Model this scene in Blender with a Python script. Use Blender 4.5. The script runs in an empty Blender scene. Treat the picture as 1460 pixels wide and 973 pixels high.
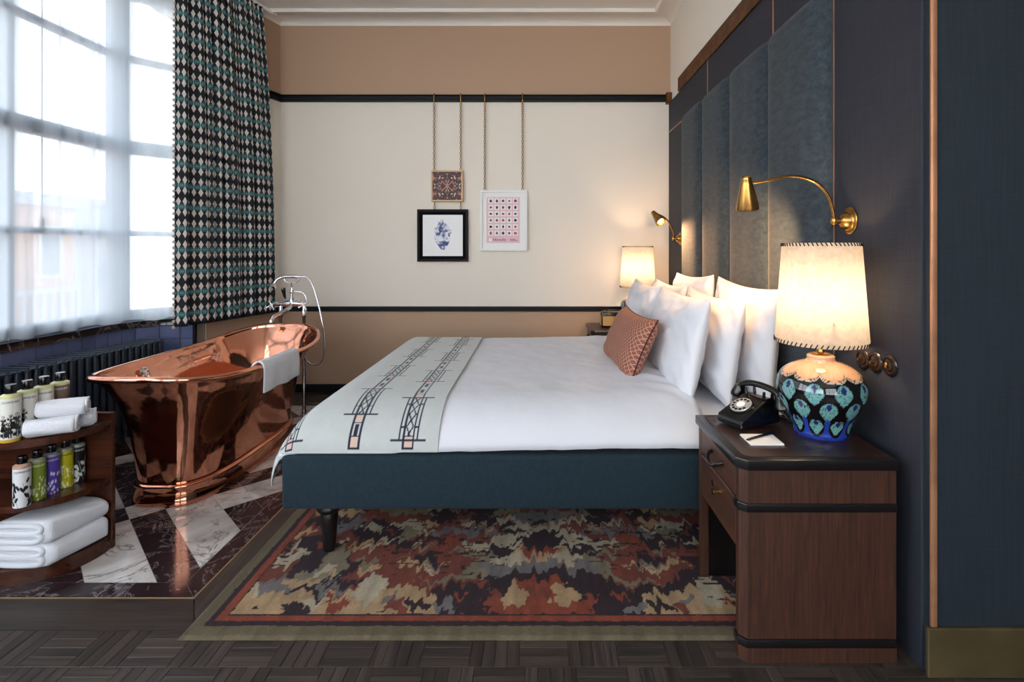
import bpy, bmesh, math, random
import numpy as np
from mathutils import Vector, Matrix
random.seed(7)
PI = math.pi
scene = bpy.context.scene
C = scene.collection

# ------------------------------------------------------------------ camera, sky, exposure
F = 750.0                                   # focal length in pixels of a 1460-wide frame
cam = bpy.data.cameras.new('camera'); camo = bpy.data.objects.new('camera', cam); C.objects.link(camo)
camo.location = (0, 0, 1.33); camo.rotation_euler = (PI/2, 0, 0)
cam.sensor_width = 36.0; cam.lens = F/1460*36.0
cam.shift_x = -(767-730)/1460; cam.shift_y = -(486.5-354)/1460
cam.clip_start = 0.05; cam.clip_end = 300
scene.camera = camo

def lin(c):
    c = c/255.0
    return c/12.92 if c <= 0.04045 else ((c+0.055)/1.055)**2.4
def S(r, g, b, a=1.0): return (lin(r), lin(g), lin(b), a)

world = bpy.data.worlds.new('sky'); scene.world = world; world.use_nodes = True
wn = world.node_tree; bg = wn.nodes['Background']
tc = wn.nodes.new('ShaderNodeTexCoord'); sp = wn.nodes.new('ShaderNodeSeparateXYZ'); cr = wn.nodes.new('ShaderNodeValToRGB')
wn.links.new(tc.outputs['Generated'], sp.inputs[0]); wn.links.new(sp.outputs['Z'], cr.inputs[0])
cr.color_ramp.elements[0].position = 0.0; cr.color_ramp.elements[0].color = (1.0, 0.985, 0.96, 1)
cr.color_ramp.elements[1].position = 0.8; cr.color_ramp.elements[1].color = (0.78, 0.88, 1.0, 1)
wn.links.new(cr.outputs[0], bg.inputs['Color']); bg.inputs['Strength'].default_value = 6.0

vs = scene.view_settings
vs.view_transform = 'Standard'; vs.look = 'None'; vs.gamma = 1.0; vs.use_curve_mapping = False
vs.exposure = 0.3

def point_light(name, loc, power, col, r=0.03, parent=None):
    l = bpy.data.lights.new(name, 'POINT'); l.energy = power; l.color = col; l.shadow_soft_size = r
    o = bpy.data.objects.new(name, l); C.objects.link(o); o.location = loc
    if parent: attach(o, parent)
    return o
def spot_light(name, loc, target, power, col, size, blend=0.8, r=0.02, parent=None):
    l = bpy.data.lights.new(name, 'SPOT'); l.energy = power; l.color = col; l.spot_size = size; l.spot_blend = blend; l.shadow_soft_size = r
    o = bpy.data.objects.new(name, l); C.objects.link(o); o.location = loc
    o.rotation_euler = (Vector(target)-Vector(loc)).to_track_quat('-Z', 'Y').to_euler()
    if parent: attach(o, parent)
    return o

# ------------------------------------------------------------------ object helpers
def wmat(o):
    m = o.matrix_basis.copy()
    if o.parent: m = wmat(o.parent) @ o.matrix_parent_inverse @ m
    return m
def attach(o, parent):
    o.parent = parent; o.matrix_parent_inverse = wmat(parent).inverted(); return o
def tag(o, label=None, cat=None, group=None, kind=None):
    if label: o['label'] = label
    if cat: o['category'] = cat
    if group: o['group'] = group
    if kind: o['kind'] = kind
    return o
def thing(name, loc, label, cat, group=None):
    o = bpy.data.objects.new(name, None); C.objects.link(o); o.location = loc; o.empty_display_size = 0.05
    return tag(o, label, cat, group)
def obj(name, me, mat=None, parent=None, loc=None, rotz=None):
    if mat and not me.materials: me.materials.append(mat)
    o = bpy.data.objects.new(name, me); C.objects.link(o)
    if loc is not None: o.location = loc
    if rotz is not None: o.rotation_euler = (0, 0, rotz)
    if parent: attach(o, parent)
    return o
def copy_tree(o, parent=None):
    c = o.copy(); C.objects.link(c)
    if parent: c.parent = parent; c.matrix_parent_inverse = o.matrix_parent_inverse.copy()
    for ch in list(o.children): copy_tree(ch, c)
    return c
def rebase(o):                               # move a top-level mesh's origin to its base centre
    me = o.data; n = len(me.vertices); a = np.empty(n*3); me.vertices.foreach_get('co', a); a = a.reshape(-1, 3)
    b = np.array([(a[:,0].min()+a[:,0].max())/2, (a[:,1].min()+a[:,1].max())/2, a[:,2].min()])
    a -= b; me.vertices.foreach_set('co', a.ravel()); o.location = tuple(b); me.update(); return o

def me_from(verts, faces, smooth=False, name='mesh'):
    me = bpy.data.meshes.new(name); me.from_pydata([tuple(v) for v in verts], [], faces); me.update()
    if smooth: me.polygons.foreach_set('use_smooth', [True]*len(me.polygons))
    return me
def from_bm(bm, smooth=False, angle=None):
    me = bpy.data.meshes.new('mesh'); bm.normal_update(); bm.to_mesh(me); bm.free()
    if smooth: me.polygons.foreach_set('use_smooth', [True]*len(me.polygons))
    if angle: me.polygons.foreach_set('use_smooth', [True]*len(me.polygons)); me.set_sharp_from_angle(angle=angle)
    return me
def bm_box(bm, x0, x1, y0, y1, z0, z1, M=None):
    vs = [bm.verts.new(p) for p in ((x0,y0,z0),(x1,y0,z0),(x1,y1,z0),(x0,y1,z0),(x0,y0,z1),(x1,y0,z1),(x1,y1,z1),(x0,y1,z1))]
    if M:
        for v in vs: v.co = M @ v.co
    for f in ((0,3,2,1),(4,5,6,7),(0,1,5,4),(1,2,6,5),(2,3,7,6),(3,0,4,7)): bm.faces.new([vs[i] for i in f])
    return vs
def me_box(x0, x1, y0, y1, z0, z1, bevel=0, seg=2, M=None):
    bm = bmesh.new(); bm_box(bm, x0, x1, y0, y1, z0, z1, M)
    if bevel: bmesh.ops.bevel(bm, geom=bm.edges[:], offset=bevel, segments=seg, affect='EDGES', profile=0.5)
    return from_bm(bm, angle=0.6 if bevel and seg > 1 else None)
def box(name, x0, x1, y0, y1, z0, z1, mat, parent=None, bevel=0, seg=2, M=None):
    return obj(name, me_box(x0, x1, y0, y1, z0, z1, bevel, seg, M), mat, parent)
def me_prism(poly, z0, z1, bevel=0, seg=2):
    bm = bmesh.new(); n = len(poly)
    a = [bm.verts.new((x, y, z0)) for x, y in poly]; b = [bm.verts.new((x, y, z1)) for x, y in poly]
    area = sum(poly[i][0]*poly[(i+1)%n][1]-poly[(i+1)%n][0]*poly[i][1] for i in range(n))
    if area < 0: a.reverse(); b.reverse()
    bm.faces.new(list(reversed(a))); bm.faces.new(b)
    for i in range(n): bm.faces.new((a[i], a[(i+1)%n], b[(i+1)%n], b[i]))
    if bevel:
        es = [e for e in bm.edges if abs(e.verts[0].co.z-e.verts[1].co.z) < 1e-6]
        bmesh.ops.bevel(bm, geom=es, offset=bevel, segments=seg, affect='EDGES', profile=0.5)
    return from_bm(bm, angle=0.7)
def prism(name, poly, z0, z1, mat, parent=None, bevel=0): return obj(name, me_prism(poly, z0, z1, bevel), mat, parent)

def grid_mesh(P, closed_u=False, closed_v=False, cols=None, uv=None, smooth=True, flip=False):
    nu, nv = P.shape[:2]; me = bpy.data.meshes.new('mesh')
    idx = np.arange(nu*nv).reshape(nu, nv)
    iu = np.arange(nu if closed_u else nu-1); iv = np.arange(nv if closed_v else nv-1)
    A = idx[np.ix_(iu, iv)]; B = idx[np.ix_((iu+1)%nu, iv)]; D = idx[np.ix_(iu, (iv+1)%nv)]; E = idx[np.ix_((iu+1)%nu, (iv+1)%nv)]
    q = np.stack([A, B, E, D], -1).reshape(-1, 4)
    if flip: q = q[:, ::-1]
    nf = len(q); me.vertices.add(nu*nv); me.vertices.foreach_set('co', np.ascontiguousarray(P, dtype=np.float32).ravel())
    me.loops.add(nf*4); me.loops.foreach_set('vertex_index', np.ascontiguousarray(q, dtype=np.int32).ravel())
    me.polygons.add(nf); me.polygons.foreach_set('loop_start', np.arange(0, nf*4, 4, dtype=np.int32))
    me.polygons.foreach_set('use_smooth', np.full(nf, smooth))
    me.update(calc_edges=True)
    if cols is not None:
        at = me.color_attributes.new('Col', 'FLOAT_COLOR', 'POINT'); c = np.ones((nu*nv, 4), np.float32); c[:, :3] = cols.reshape(-1, 3); at.data.foreach_set('color', c.ravel())
    if uv is not None:
        ul = me.uv_layers.new(name='UVMap'); ul.data.foreach_set('uv', np.ascontiguousarray(uv.reshape(-1, 2)[q.ravel()], dtype=np.float32).ravel())
    return me
def frames(pts):
    pts = [Vector(p) for p in pts]; T = []
    for i in range(len(pts)):
        a = pts[max(0, i-1)]; b = pts[min(len(pts)-1, i+1)]; T.append((b-a).normalized())
    n = T[0].orthogonal().normalized(); out = []
    for i, t in enumerate(T):
        n = (n - t*n.dot(t)).normalized(); out.append((pts[i], t, n, t.cross(n)))
    return out
def bm_tube(bm, pts, r, n=10, caps=True):
    fr = frames(pts); rings = []
    for i, (p, t, a, b) in enumerate(fr):
        rr = r[i] if isinstance(r, (list, tuple)) else r
        rings.append([bm.verts.new(p + (a*math.cos(2*PI*k/n)+b*math.sin(2*PI*k/n))*rr) for k in range(n)])
    for i in range(len(rings)-1):
        for k in range(n): bm.faces.new((rings[i][k], rings[i][(k+1)%n], rings[i+1][(k+1)%n], rings[i+1][k]))
    if caps: bm.faces.new(list(reversed(rings[0]))); bm.faces.new(rings[-1])
def me_tube(pts, r, n=10):
    bm = bmesh.new(); bm_tube(bm, pts, r, n); return from_bm(bm, angle=0.9)
def tube(name, pts, r, mat, parent=None, n=10): return obj(name, me_tube(pts, r, n), mat, parent)
def spline(P, n=12):
    P = [Vector(p) for p in P]; out = []
    Q = [P[0]*2-P[1]] + P + [P[-1]*2-P[-2]]
    for i in range(1, len(Q)-2):
        p0, p1, p2, p3 = Q[i-1:i+3]
        for k in range(n):
            t = k/n; out.append(0.5*((2*p1)+(p2-p0)*t+(2*p0-5*p1+4*p2-p3)*t*t+(3*p1-p0-3*p2+p3)*t**3))
    out.append(P[-1]); return out
def axis_matrix(origin, z):
    z = Vector(z).normalized(); q = Vector((0,0,1)).rotation_difference(z); return Matrix.Translation(Vector(origin)) @ q.to_matrix().to_4x4()
def bm_lathe(bm, prof, n=32, M=None):
    rings = []
    for r, z in prof:
        if r < 1e-5: rings.append([bm.verts.new((0, 0, z))])
        else: rings.append([bm.verts.new((r*math.cos(2*PI*k/n), r*math.sin(2*PI*k/n), z)) for k in range(n)])
    for i in range(len(rings)-1):
        a, b = rings[i], rings[i+1]
        for k in range(n):
            k2 = (k+1) % n
            if len(a) == 1 and len(b) == 1: continue
            if len(a) == 1: bm.faces.new((a[0], b[k2], b[k]))
            elif len(b) == 1: bm.faces.new((a[k], a[k2], b[0]))
            else: bm.faces.new((a[k], a[k2], b[k2], b[k]))
    if M:
        for rg in rings:
            for v in rg: v.co = M @ v.co
def me_lathe(prof, n=32, M=None):
    bm = bmesh.new(); bm_lathe(bm, prof, n, M); return from_bm(bm, angle=0.8)
def lathe(name, prof, mat, parent=None, n=32, at=(0,0,0), axis=(0,0,1)):
    return obj(name, me_lathe(prof, n, axis_matrix(at, axis)), mat, parent)
def text_mesh(s, size, extrude=0.0):
    cu = bpy.data.curves.new('txt', 'FONT'); cu.body = s; cu.size = size; cu.extrude = extrude; cu.align_x = 'CENTER'; cu.align_y = 'CENTER'; cu.resolution_u = 3
    o = bpy.data.objects.new('txt', cu); C.objects.link(o)
    dg = bpy.context.evaluated_depsgraph_get(); me = bpy.data.meshes.new_from_object(o.evaluated_get(dg))
    bpy.data.objects.remove(o); bpy.data.curves.remove(cu); me.materials.clear(); return me

# numpy noise
def vnoise(x, y, seed=0):
    x = np.asarray(x, float); y = np.asarray(y, float)
    xi = np.floor(x).astype(np.int64); yi = np.floor(y).astype(np.int64); fx = x-xi; fy = y-yi
    def h(a, b):
        n = (a*374761393 + b*668265263 + seed*1442695041) & 0x7fffffff
        n = ((n ^ (n >> 13))*1274126177) & 0x7fffffff
        return ((n ^ (n >> 16)) & 0xffff)/65535.0
    u = fx*fx*(3-2*fx); v = fy*fy*(3-2*fy)
    return (h(xi,yi)*(1-u)+h(xi+1,yi)*u)*(1-v)+(h(xi,yi+1)*(1-u)+h(xi+1,yi+1)*u)*v
def fbm(x, y, seed=0, o=4):
    s = 0; a = 0.5
    for i in range(o): s = s+a*vnoise(x*2**i, y*2**i, seed+i*17); a *= 0.5
    return s/(1-0.5**o)
def L3(r, g, b): return np.array([lin(r), lin(g), lin(b)])

# ------------------------------------------------------------------ materials
class NT:
    def __init__(s, name):
        s.m = bpy.data.materials.new(name); s.m.use_nodes = True; s.t = s.m.node_tree; s.p = s.t.nodes['Principled BSDF']; s.out = s.t.nodes['Material Output']
    def n(s, typ, **kw):
        nd = s.t.nodes.new(typ)
        for k, v in kw.items(): setattr(nd, k, v)
        return nd
    def l(s, a, b): s.t.links.new(a, b)
    def put(s, sock, v):
        if hasattr(v, 'is_linked') or isinstance(v, bpy.types.NodeSocket): s.l(v, sock)
        else: sock.default_value = v
    def math(s, op, a, b=None, c=None):
        nd = s.n('ShaderNodeMath', operation=op); s.put(nd.inputs[0], a)
        if b is not None: s.put(nd.inputs[1], b)
        if c is not None: s.put(nd.inputs[2], c)
        return nd.outputs[0]
    def coord(s, kind='Object', scale=(1,1,1), rot=(0,0,0), loc=(0,0,0)):
        a = s.n('ShaderNodeTexCoord'); b = s.n('ShaderNodeMapping'); s.l(a.outputs[kind], b.inputs[0]); b.inputs['Scale'].default_value = scale; b.inputs['Rotation'].default_value = rot; b.inputs['Location'].default_value = loc
        return b.outputs[0]
    def world(s, scale=(1,1,1), rot=(0,0,0)):
        a = s.n('ShaderNodeNewGeometry'); b = s.n('ShaderNodeMapping'); s.l(a.outputs['Position'], b.inputs[0]); b.inputs['Scale'].default_value = scale; b.inputs['Rotation'].default_value = rot
        return b.outputs[0]
    def noise(s, vec, scale, detail=4, rough=0.55, dist=0.0):
        nd = s.n('ShaderNodeTexNoise'); s.l(vec, nd.inputs['Vector']); nd.inputs['Scale'].default_value = scale; nd.inputs['Detail'].default_value = detail; nd.inputs['Roughness'].default_value = rough; nd.inputs['Distortion'].default_value = dist
        return nd.outputs['Fac']
    def ramp(s, fac, stops, interp='LINEAR'):
        nd = s.n('ShaderNodeValToRGB'); r = nd.color_ramp; r.interpolation = interp
        while len(r.elements) < len(stops): r.elements.new(0.5)
        for e, (p, c) in zip(r.elements, stops): e.position = p; e.color = c
        s.l(fac, nd.inputs[0]); return nd.outputs[0]
    def mix(s, fac, a, b, mode='MIX'):
        nd = s.n('ShaderNodeMix', data_type='RGBA', blend_type=mode); s.put(nd.inputs[0], fac); s.put(nd.inputs[6], a); s.put(nd.inputs[7], b); return nd.outputs[2]
    def col(s, v): s.put(s.p.inputs['Base Color'], v)
    def set(s, **kw):
        for k, v in kw.items(): s.put(s.p.inputs[k.replace('_', ' ')], v)
    def bump(s, h, strength=0.3, dist=0.01):
        b = s.n('ShaderNodeBump'); b.inputs['Strength'].default_value = strength; b.inputs['Distance'].default_value = dist; s.l(h, b.inputs['Height']); s.l(b.outputs[0], s.p.inputs['Normal'])
    def objrand(s): return s.n('ShaderNodeObjectInfo').outputs['Random']
    def attr(s, name='Col'):
        a = s.n('ShaderNodeAttribute'); a.attribute_name = name; return a.outputs['Color']

def plain(name, col, rough=0.5, metal=0.0, bump=0, bscale=200, var=0, **kw):
    m = NT(name); m.set(Roughness=rough, Metallic=metal)
    if var:
        f = m.noise(m.world(), 6, 3); c1 = tuple(x*(1-var) for x in col[:3])+(1,); c2 = tuple(min(1, x*(1+var)) for x in col[:3])+(1,)
        m.col(m.ramp(f, [(0.3, c1), (0.7, c2)]))
    else: m.col(col)
    if bump: m.bump(m.noise(m.world(), bscale, 3), bump, 0.002)
    for k, v in kw.items(): m.set(**{k: v})
    return m.m

M = {}
M['cream'] = plain('cream_paint', S(230,222,210), 0.75, bump=0.05, bscale=300)
M['tan'] = plain('tan_paint', S(180,149,124), 0.75, bump=0.05, bscale=300)
M['ceiling'] = plain('ceiling_paint', S(232,228,220), 0.8)
M['black_trim'] = plain('black_gloss_paint', S(12,13,18), 0.5, Specular_IOR_Level=0.25)
M['black'] = plain('black_plastic', S(10,11,13), 0.18)
M['black_wood'] = plain('black_lacquer', S(20,17,18), 0.28)
M['white'] = plain('white_paint', S(235,235,233), 0.5)
M['paper'] = plain('white_paper', S(236,236,236), 0.7)
M['chrome'] = plain('chrome', S(225,225,230), 0.06, 1.0)
M['glass_clear'] = None
def m_brass(name, c1, c2, rough):
    m = NT(name); f = m.noise(m.world(), 18, 5, 0.6); m.col(m.ramp(f, [(0.3, c1), (0.7, c2)])); m.set(Metallic=1.0, Roughness=rough); return m.m
M['brass'] = m_brass('aged_brass', S(150,112,58), S(196,152,86), 0.25)
M['inlay'] = plain('brass_inlay', S(176,148,104), 0.4, 0.4)
M['bronze'] = m_brass('patinated_bronze', S(84,58,36), S(132,92,56), 0.42)
M['copper_strip'] = plain('copper_strip', S(196,140,104), 0.4, 0.55, var=0.25)
M['dark_brass'] = plain('brown_brass_base', S(98,84,56), 0.45, 0.5, var=0.25)
def m_copper():
    m = NT('polished_copper'); f = m.noise(m.world(), 5, 4); m.col(m.ramp(f, [(0.3, S(222,146,116)), (0.75, S(238,170,140))])); m.set(Metallic=1.0, Roughness=0.085)
    m.bump(m.noise(m.world(), 9, 2), 0.07, 0.02); return m.m
M['copper'] = m_copper()
def m_grass(name, c1, c2):
    m = NT(name); w = m.world((380, 380, 5)); w2 = m.world((6, 6, 240)); f = m.noise(w, 1, 3, 0.6); g = m.noise(w2, 1, 2)
    h = m.math('ADD', m.math('MULTIPLY', f, 0.7), m.math('MULTIPLY', g, 0.3)); m.col(m.ramp(h, [(0.33, c1), (0.67, c2)])); m.set(Roughness=0.75); m.bump(h, 0.25, 0.002); return m.m
M['navy_panel'] = m_grass('navy_grasscloth', S(24,27,37), S(42,46,58))
M['navy_wall'] = m_grass('blue_grasscloth', S(14,24,33), S(27,40,50))
def m_velvet(name, c1, c2, sheen=0.6):
    m = NT(name); f = m.noise(m.world((60, 14, 40)), 1, 6, 0.7); m.col(m.ramp(f, [(0.3, c1), (0.72, c2)])); m.set(Roughness=0.9, Sheen_Weight=sheen, Sheen_Roughness=0.4, Sheen_Tint=(0.5, 0.5, 0.5, 1)); m.bump(m.noise(m.world(), 260, 2), 0.25, 0.003); return m.m
M['velvet_head'] = m_velvet('slate_velvet', S(28,39,47), S(58,70,78), 0.2)
M['velvet_bed'] = m_velvet('teal_velvet', S(6,27,38), S(15,42,53), 0.08)
def m_cloth(name, col, bump=0.25, scale=420, sheen=0.2, big=0.0):
    m = NT(name); m.col(col); m.set(Roughness=0.85, Sheen_Weight=sheen); h = m.noise(m.world(), scale, 2)
    if big: h = m.math('ADD', m.math('MULTIPLY', h, 0.25), m.math('MULTIPLY', m.noise(m.world(), 9, 3, 0.5, 0.8), big))
    m.bump(h, bump, 0.004); return m.m
M['linen'] = m_cloth('white_cotton', S(213,215,222), 0.25, 500, 0.1, 1.2)
M['towel'] = m_cloth('white_terry', S(228,230,236), 0.9, 330, 0.3)
M['throw_back'] = m_cloth('grey_wool', S(196,200,196), 0.3)
def m_attr(name, rough=0.8, bump=0.3, bscale=400, **kw):
    m = NT(name); m.col(m.attr()); m.set(Roughness=rough)
    if bump: m.bump(m.noise(m.world(), bscale, 3), bump, 0.004)
    for k, v in kw.items(): m.set(**{k: v})
    return m.m
M['throw'] = m_attr('printed_wool', 0.9, 0.35, 420, Sheen_Weight=0.2)
M['rug'] = m_attr('woven_rug', 0.95, 0.9, 260)
M['print'] = m_attr('printed_paper', 0.5, 0)
M['bottle_print'] = m_attr('printed_bottle', 0.3, 0)
M['ceramic'] = m_attr('painted_ceramic', 0.08, 0.05, 30, Coat_Weight=0.6)
def m_wood(name, c1, c2, rough, scale, axis, rnd=0.0):
    m = NT(name); sc = {'x': (1.2, 26, 26), 'y': (26, 1.2, 26), 'z': (26, 26, 1.2)}[axis]
    f = m.noise(m.world(tuple(v*scale for v in sc)), 1, 6, 0.65, 0.6); c = m.ramp(f, [(0.3, c1), (0.7, c2)])
    if rnd:
        r = m.objrand(); c = m.mix(1.0, c, m.ramp(r, [(0, (1-rnd,)*3+(1,)), (1, (1+rnd,)*3+(1,))]), 'MULTIPLY')
    m.col(c); m.set(Roughness=rough); m.bump(f, 0.15, 0.003); return m.m
M['oak_z'] = m_wood('brown_oak', S(40,23,16), S(82,49,34), 0.45, 4.5, 'z')
M['oak_y'] = m_wood('brown_oak_front', S(48,28,19), S(86,52,36), 0.45, 2.4, 'y')
M['walnut_top'] = m_wood('dark_desk_top', S(34,22,18), S(62,38,30), 0.3, 2.0, 'x')
M['mahogany'] = m_wood('mahogany', S(46,22,14), S(84,42,26), 0.25, 2.0, 'x')
M['parq_x'] = m_wood('smoked_oak_x', S(32,28,27), S(76,64,57), 0.42, 2.0, 'x', 0.28)
M['parq_y'] = m_wood('smoked_oak_y', S(32,28,27), S(76,64,57), 0.42, 2.0, 'y', 0.28)
def m_marble(name, base, cloud, vein, vs, rough):
    m = NT(name); r = m.objrand(); a = m.n('ShaderNodeNewGeometry'); v = m.n('ShaderNodeVectorMath', operation='ADD'); m.l(a.outputs['Position'], v.inputs[0])
    cb = m.n('ShaderNodeCombineXYZ'); m.l(m.math('MULTIPLY', r, 37.0), cb.inputs[0]); m.l(m.math('MULTIPLY', r, 17.0), cb.inputs[2]); m.l(cb.outputs[0], v.inputs[1]); vec = v.outputs[0]
    f = m.noise(vec, 3.2, 5, 0.6, 1.2); c = m.ramp(f, [(0.35, base), (0.75, cloud)])
    w = m.noise(vec, vs, 7, 0.62, 1.6); d = m.math('ABSOLUTE', m.math('SUBTRACT', w, 0.5)); k = m.ramp(d, [(0.0, (1,1,1,1)), (0.013, (0,0,0,1))])
    m.col(m.mix(k, c, vein)); m.set(Roughness=rough); return m.m
M['marble_white'] = m_marble('white_marble', S(216,211,206), S(142,134,130), S(124,112,108), 2.2, 0.13)
M['marble_dark'] = m_marble('dark_marble', S(40,29,33), S(56,42,44), S(128,116,116), 4.0, 0.12)
M['marble_black'] = m_marble('black_marble_sill', S(24,20,24), S(34,28,32), S(120,112,112), 3.0, 0.15)
M['grout'] = plain('grey_grout', S(140,130,122), 0.9)
def m_bluetile():
    m = NT('blue_glazed_tile'); r = m.objrand(); m.col(m.ramp(r, [(0, S(98,106,142)), (0.5, S(110,118,154)), (1, S(92,102,136))])); m.set(Roughness=0.15); m.bump(m.noise(m.world(), 14, 2), 0.12, 0.01); return m.m
M['bluetile'] = m_bluetile()
M['radiator'] = plain('dark_blue_enamel', S(38,48,60), 0.35)
M['frame_paint'] = plain('white_blue_window_paint', S(190,204,218), 0.5)
def m_glass():
    m = NT('window_glass'); tr = m.n('ShaderNodeBsdfTransparent'); gl = m.n('ShaderNodeBsdfGlossy'); gl.inputs['Roughness'].default_value = 0.02; mx = m.n('ShaderNodeMixShader')
    mx.inputs[0].default_value = 0.04; tr.inputs[0].default_value = (0.97, 0.985, 1, 1)
    m.l(tr.outputs[0], mx.inputs[1]); m.l(gl.outputs[0], mx.inputs[2]); m.l(mx.outputs[0], m.out.inputs[0]); return m.m
M['glass'] = m_glass()
def m_sheer():
    m = NT('white_sheer_voile'); tr = m.n('ShaderNodeBsdfTransparent'); tl = m.n('ShaderNodeBsdfTranslucent'); df = m.n('ShaderNodeBsdfDiffuse'); a = m.n('ShaderNodeMixShader'); b = m.n('ShaderNodeMixShader')
    tl.inputs[0].default_value = (0.32, 0.345, 0.365, 1); df.inputs[0].default_value = (0.80, 0.85, 0.90, 1); a.inputs[0].default_value = 0.4
    k = m.noise(m.coord('UV', (16, 0.25, 1)), 1, 4, 0.6); rp = m.n('ShaderNodeMapRange'); rp.inputs[1].default_value = 0.3; rp.inputs[2].default_value = 0.7; rp.inputs[3].default_value = 0.83; rp.inputs[4].default_value = 0.965; m.l(k, rp.inputs[0]); m.l(rp.outputs[0], b.inputs[0])
    m.l(tl.outputs[0], a.inputs[1]); m.l(df.outputs[0], a.inputs[2]); m.l(tr.outputs[0], b.inputs[1]); m.l(a.outputs[0], b.inputs[2]); m.l(b.outputs[0], m.out.inputs[0]); return m.m
M['sheer'] = m_sheer()
def m_shade():
    m = NT('parchment_shade'); v = m.world(); f = m.noise(v, 48, 5, 0.65); c = m.ramp(f, [(0.3, S(150,146,142)), (0.7, S(168,164,160))])
    tl = m.n('ShaderNodeBsdfTranslucent'); df = m.n('ShaderNodeBsdfDiffuse'); mx = m.n('ShaderNodeMixShader'); mx.inputs[0].default_value = 0.5
    m.l(c, tl.inputs[0]); m.l(c, df.inputs[0]); m.l(tl.outputs[0], mx.inputs[1]); m.l(df.outputs[0], mx.inputs[2]); m.l(mx.outputs[0], m.out.inputs[0]); return m.m
M['shade'] = m_shade()
def m_emit(name, col, s):
    m = NT(name); m.set(Emission_Color=col, Emission_Strength=s); m.col(col); return m.m
M['bulb'] = m_emit('lit_bulb', (1.0, 0.72, 0.36, 1), 9.0)
def m_curtain():
    m = NT('diamond_curtain'); uv = m.n('ShaderNodeTexCoord').outputs['UV']; sx = m.n('ShaderNodeSeparateXYZ'); m.l(uv, sx.inputs[0]); u, v = sx.outputs[0], sx.outputs[1]
    pu, pv = 0.046, 0.155
    fu = m.math('ABSOLUTE', m.math('SUBTRACT', m.math('FRACT', m.math('DIVIDE', u, pu)), 0.5))
    pv2 = pv/2
    fv = m.math('ABSOLUTE', m.math('SUBTRACT', m.math('FRACT', m.math('DIVIDE', v, pv2)), 0.5))
    dia = m.math('LESS_THAN', m.math('ADD', m.math('DIVIDE', fu, 0.36), m.math('DIVIDE', fv, 0.40)), 1.0)
    fv2 = m.math('FRACT', m.math('DIVIDE', v, pv))
    band = m.math('LESS_THAN', m.math('ABSOLUTE', m.math('SUBTRACT', fv2, 0.5)), 0.13)
    bar = m.math('LESS_THAN', m.math('ABSOLUTE', m.math('SUBTRACT', m.math('FRACT', m.math('ADD', m.math('DIVIDE', u, pu), 0.5)), 0.5)), 0.36)
    c = m.mix(m.math('MULTIPLY', band, 1.0), S(16,20,28), S(44,92,98))
    c = m.mix(m.math('MULTIPLY', band, m.math('LESS_THAN', fu, 0.05)), c, S(150,176,150))
    lite = m.math('MULTIPLY', band, m.math('LESS_THAN', m.math('ABSOLUTE', m.math('SUBTRACT', fv2, 0.5)), 0.05))
    c = m.mix(m.math('MULTIPLY', lite, m.math('GREATER_THAN', fu, 0.2)), c, S(84,130,132))
    c = m.mix(dia, c, S(212,204,200)); m.col(c); m.set(Roughness=0.8); m.bump(m.noise(m.world(), 500, 2), 0.2, 0.002); return m.m
M['curtain'] = m_curtain()
def m_cushion():
    m = NT('rust_lattice_fabric'); uv = m.n('ShaderNodeTexCoord').outputs['UV']; sx = m.n('ShaderNodeSeparateXYZ'); m.l(uv, sx.inputs[0]); u, v = sx.outputs[0], sx.outputs[1]
    a = m.math('DIVIDE', m.math('ADD', u, v), 0.030); b = m.math('DIVIDE', m.math('SUBTRACT', u, v), 0.030)
    fa = m.math('ABSOLUTE', m.math('SUBTRACT', m.math('FRACT', a), 0.5)); fb = m.math('ABSOLUTE', m.math('SUBTRACT', m.math('FRACT', b), 0.5)); mx = m.math('MAXIMUM', fa, fb)
    line = m.math('GREATER_THAN', mx, 0.43); inner = m.math('MULTIPLY', m.math('GREATER_THAN', mx, 0.2), m.math('LESS_THAN', mx, 0.27))
    c = m.mix(inner, S(138,82,66), S(112,62,52)); c = m.mix(line, c, S(188,146,124)); m.col(c); m.set(Roughness=0.85); m.bump(m.noise(m.world(), 500, 2), 0.3, 0.002); return m.m
M['cushion'] = m_cushion()
M['piping'] = plain('dark_red_piping', S(60,20,24), 0.8)
M['oak_frame'] = plain('pale_wood_frame', S(214,178,140), 0.5)
M['dark_frame'] = plain('dark_frame', S(24,18,20), 0.6, Specular_IOR_Level=0.2)
M['dark_mat'] = plain('black_mount', S(10,12,18), 0.8, Specular_IOR_Level=0.1)
M['chain'] = plain('dull_chain', S(176,150,110), 0.35, 1.0)
M['switch'] = plain('brown_bakelite', S(34,22,18), 0.2)
M['radio_grille'] = plain('tan_grille', S(176,140,84), 0.6)
M['ivory'] = plain('ivory_dial', S(200,200,200), 0.25, 0.6)
M['amber'] = plain('amber_liquid_base', S(206,160,40), 0.2)
M['stitch'] = plain('black_lacing', S(26,24,22), 0.7)
M['pom'] = plain('pom_beads', S(190,180,168), 0.8)
M['facade'] = plain('pink_brick_facade', S(198,160,136), 0.9)
M['facade2'] = plain('grey_facade', S(176,178,184), 0.9)
M['facade_win'] = plain('far_window_glass', S(120,130,144), 0.3)
M['asphalt'] = plain('asphalt', S(120,120,122), 0.9)

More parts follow.
